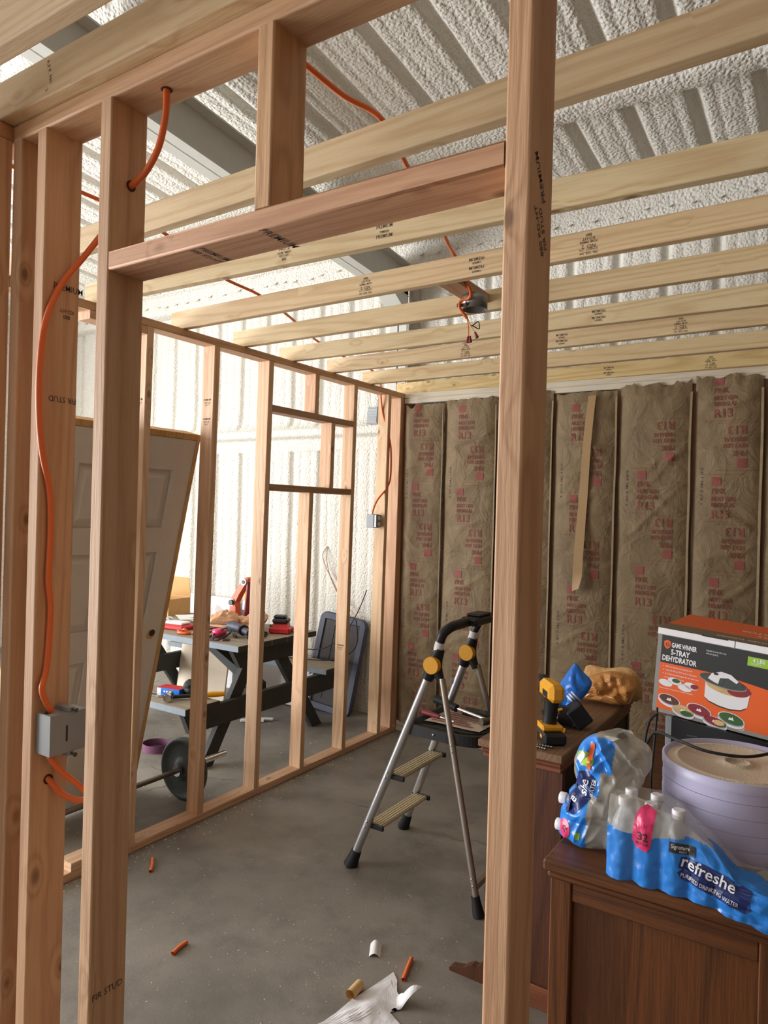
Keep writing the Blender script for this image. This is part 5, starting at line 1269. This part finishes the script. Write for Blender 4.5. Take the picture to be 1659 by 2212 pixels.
cbx = thing('ceiling_box', 'round steel ceiling box hanging from the joist blocking', 'ceiling box', (-1.30, 2.64, 2.525))
MB().lathe([(.052, .0), (.053, -.002), (.053, -.054), (.050, -.054), (.050, -.003), (.0005, -.003)], (-1.30, 2.655, 2.529), (0, 0, 1), 28, False).build('box_body', 'galv', cbx)
MB().box((-1.348, 2.596, 2.478), (-1.308, 2.604, 2.490)).box((-1.351, 2.590, 2.476), (-1.343, 2.602, 2.492), c=.002).box((-1.313, 2.590, 2.476), (-1.305, 2.602, 2.492), c=.002).build('cable_clamp', 'nail', cbx)
wsl = [('black_wire', 'black', [(-1.310, 2.615, 2.43), (-1.296, 2.62, 2.40), (-1.268, 2.625, 2.415), (-1.262, 2.625, 2.385), (-1.29, 2.622, 2.40)]), ('red_wire', 'orange_cable', [(-1.312, 2.612, 2.43), (-1.304, 2.612, 2.39), (-1.303, 2.612, 2.352)]), ('white_wire', 'tan_food', [(-1.310, 2.613, 2.43), (-1.296, 2.613, 2.40), (-1.272, 2.613, 2.365)])]
for nm, mt, pts in wsl: MB().tube(catmull(pts), .0022, 6).build(nm, mt, cbx)
for p, d in (((-1.304, 2.612, 2.356), (-.15, 0, -1)), ((-1.297, 2.612, 2.356), (.12, 0, -1)), ((-1.275, 2.613, 2.370), (.45, 0, -1))):
    MB().lathe([(.0045, 0), (.0052, .008), (.0078, .024), (.0070, .026)], p, d, 10).build('wire_connector', 'red_food', cbx)

# ================================================================== floor litter
def ctube(pts, lab, bent=0):
    t = thing('cable_scrap', lab, 'cable scrap', pts[0], 'orange cable jacket scraps on the floor')
    P = catmull(pts, 8); m = MB()
    m.tube(P, .0072, 12, False); m.tube(P, .0055, 12, False); m.build('jacket', 'orange_cable', t)
ctube([(-2.531, 2.083, .0075), (-2.570, 2.125, .0085), (-2.618, 2.165, .0075)], 'orange cable scrap lying nearest the partition bottom plate')
ctube([(-1.996, 1.752, .0075), (-2.005, 1.79, .0080), (-2.008, 1.828, .0075)], 'orange cable scrap lying alone in the middle of the floor')
ctube([(-1.238, 2.113, .0075), (-1.256, 2.170, .0080), (-1.275, 2.232, .0075)], 'bent orange cable scrap touching the white paper')
wpz = MB().grid(lambda u, v: Vector((-1.412+.036*u-.038*v, 2.157+.068*v+.020*u, .002+.016*math.sin(math.pi*min(1, u*1.05))*(.7+.3*v))), 12, 8).build('folded_paper', 'paper'); tag(wpz, 'small folded white paper scrap on the floor', 'paper')
def sheet(name, lab, outline, seed, amp=.02, mat='paper', curl=None):
    cx = sum(p[0] for p in outline)/len(outline); cy = sum(p[1] for p in outline)/len(outline); m = MB(); vs = []; fs = []; n = 0
    P = []
    for i in range(len(outline)):
        a, b = outline[i], outline[(i+1) % len(outline)]
        for k in range(6): P.append((a[0]+(b[0]-a[0])*k/6, a[1]+(b[1]-a[1])*k/6))
    n = len(P); rings = 12
    for r in range(rings):
        s = 1-r/(rings-1)*.99
        for x, y in P:
            X_, Y_ = cx+(x-cx)*s, cy+(y-cy)*s
            z = .003+amp*max(0, .25+nz(X_*9, Y_*9, seed)+.5*nz(X_*22, Y_*22, seed+3))
            if curl: z += curl(X_, Y_)
            vs.append((X_, Y_, z))
    for r in range(rings-1):
        for i in range(n): fs.append((r*n+i, r*n+(i+1) % n, (r+1)*n+(i+1) % n, (r+1)*n+i))
    m.add(vs, fs, False); o = m.build(name, mat); tag(o, lab, 'paper'); return o
sheet('crumpled_backing_sheet', 'large crumpled white backing sheet at the bottom of the photo', [(-1.292, 2.135), (-1.258, 2.105), (-1.225, 2.05), (-1.185, 2.025), (-1.130, 2.066), (-1.142, 2.030), (-1.175, 1.985), (-1.210, 1.985), (-1.190, 1.955), (-1.135, 1.930), (-1.10, 1.75), (-1.22, 1.60), (-1.40, 1.62), (-1.345, 1.80)], 4, .012, 'paper', lambda x, y: .05*max(0, 1-((x+1.15)**2+(y-2.05)**2)/.004))
tb = thing('cardboard_tube_scrap', 'short tan curled paper tube beside the white backing sheet', 'scrap', (-1.38, 1.95, 0))
MB().tube([(-1.335, 1.932, .018), (-1.338, 1.995, .018)], .017, 18, False).tube([(-1.335, 1.932, .018), (-1.338, 1.995, .018)], .0155, 18, False).build('tube', 'tan_food', tb)
# wood chips and grit: uncountable
RG = random.Random(12); ch_ = MB()
def chip(x, y, s):
    a = RG.uniform(0, 6.28); l, w, h = s*RG.uniform(.8, 2.2), s*RG.uniform(.5, 1), s*RG.uniform(.3, .7)
    ch_.box((-l, -w, 0), (l, w, h), Matrix.Translation((x, y, .0003)) @ RT(a, 4, 'Z'))
for _ in range(260): chip(RG.uniform(-2.7, -.7), RG.uniform(1.05, 4.3), RG.uniform(.0006, .0016))
for _ in range(260): chip(RG.gauss(-1.5, .5), RG.gauss(1.9, .35), RG.uniform(.0006, .0018))
for _ in range(260): chip(XL+abs(RG.gauss(.03, .06)), RG.uniform(1.3, 4.4), RG.uniform(.001, .0035))
for _ in range(160): chip(RG.uniform(-4.6, -2.95), RG.uniform(1.8, 4.3), RG.uniform(.001, .004))
co = ch_.build('wood_chips', 'cream', origin=(-1.7, 2.4, 0)); tag(co, 'scattered pale wood chips and grit on the concrete floor', 'wood chips', kind='stuff')
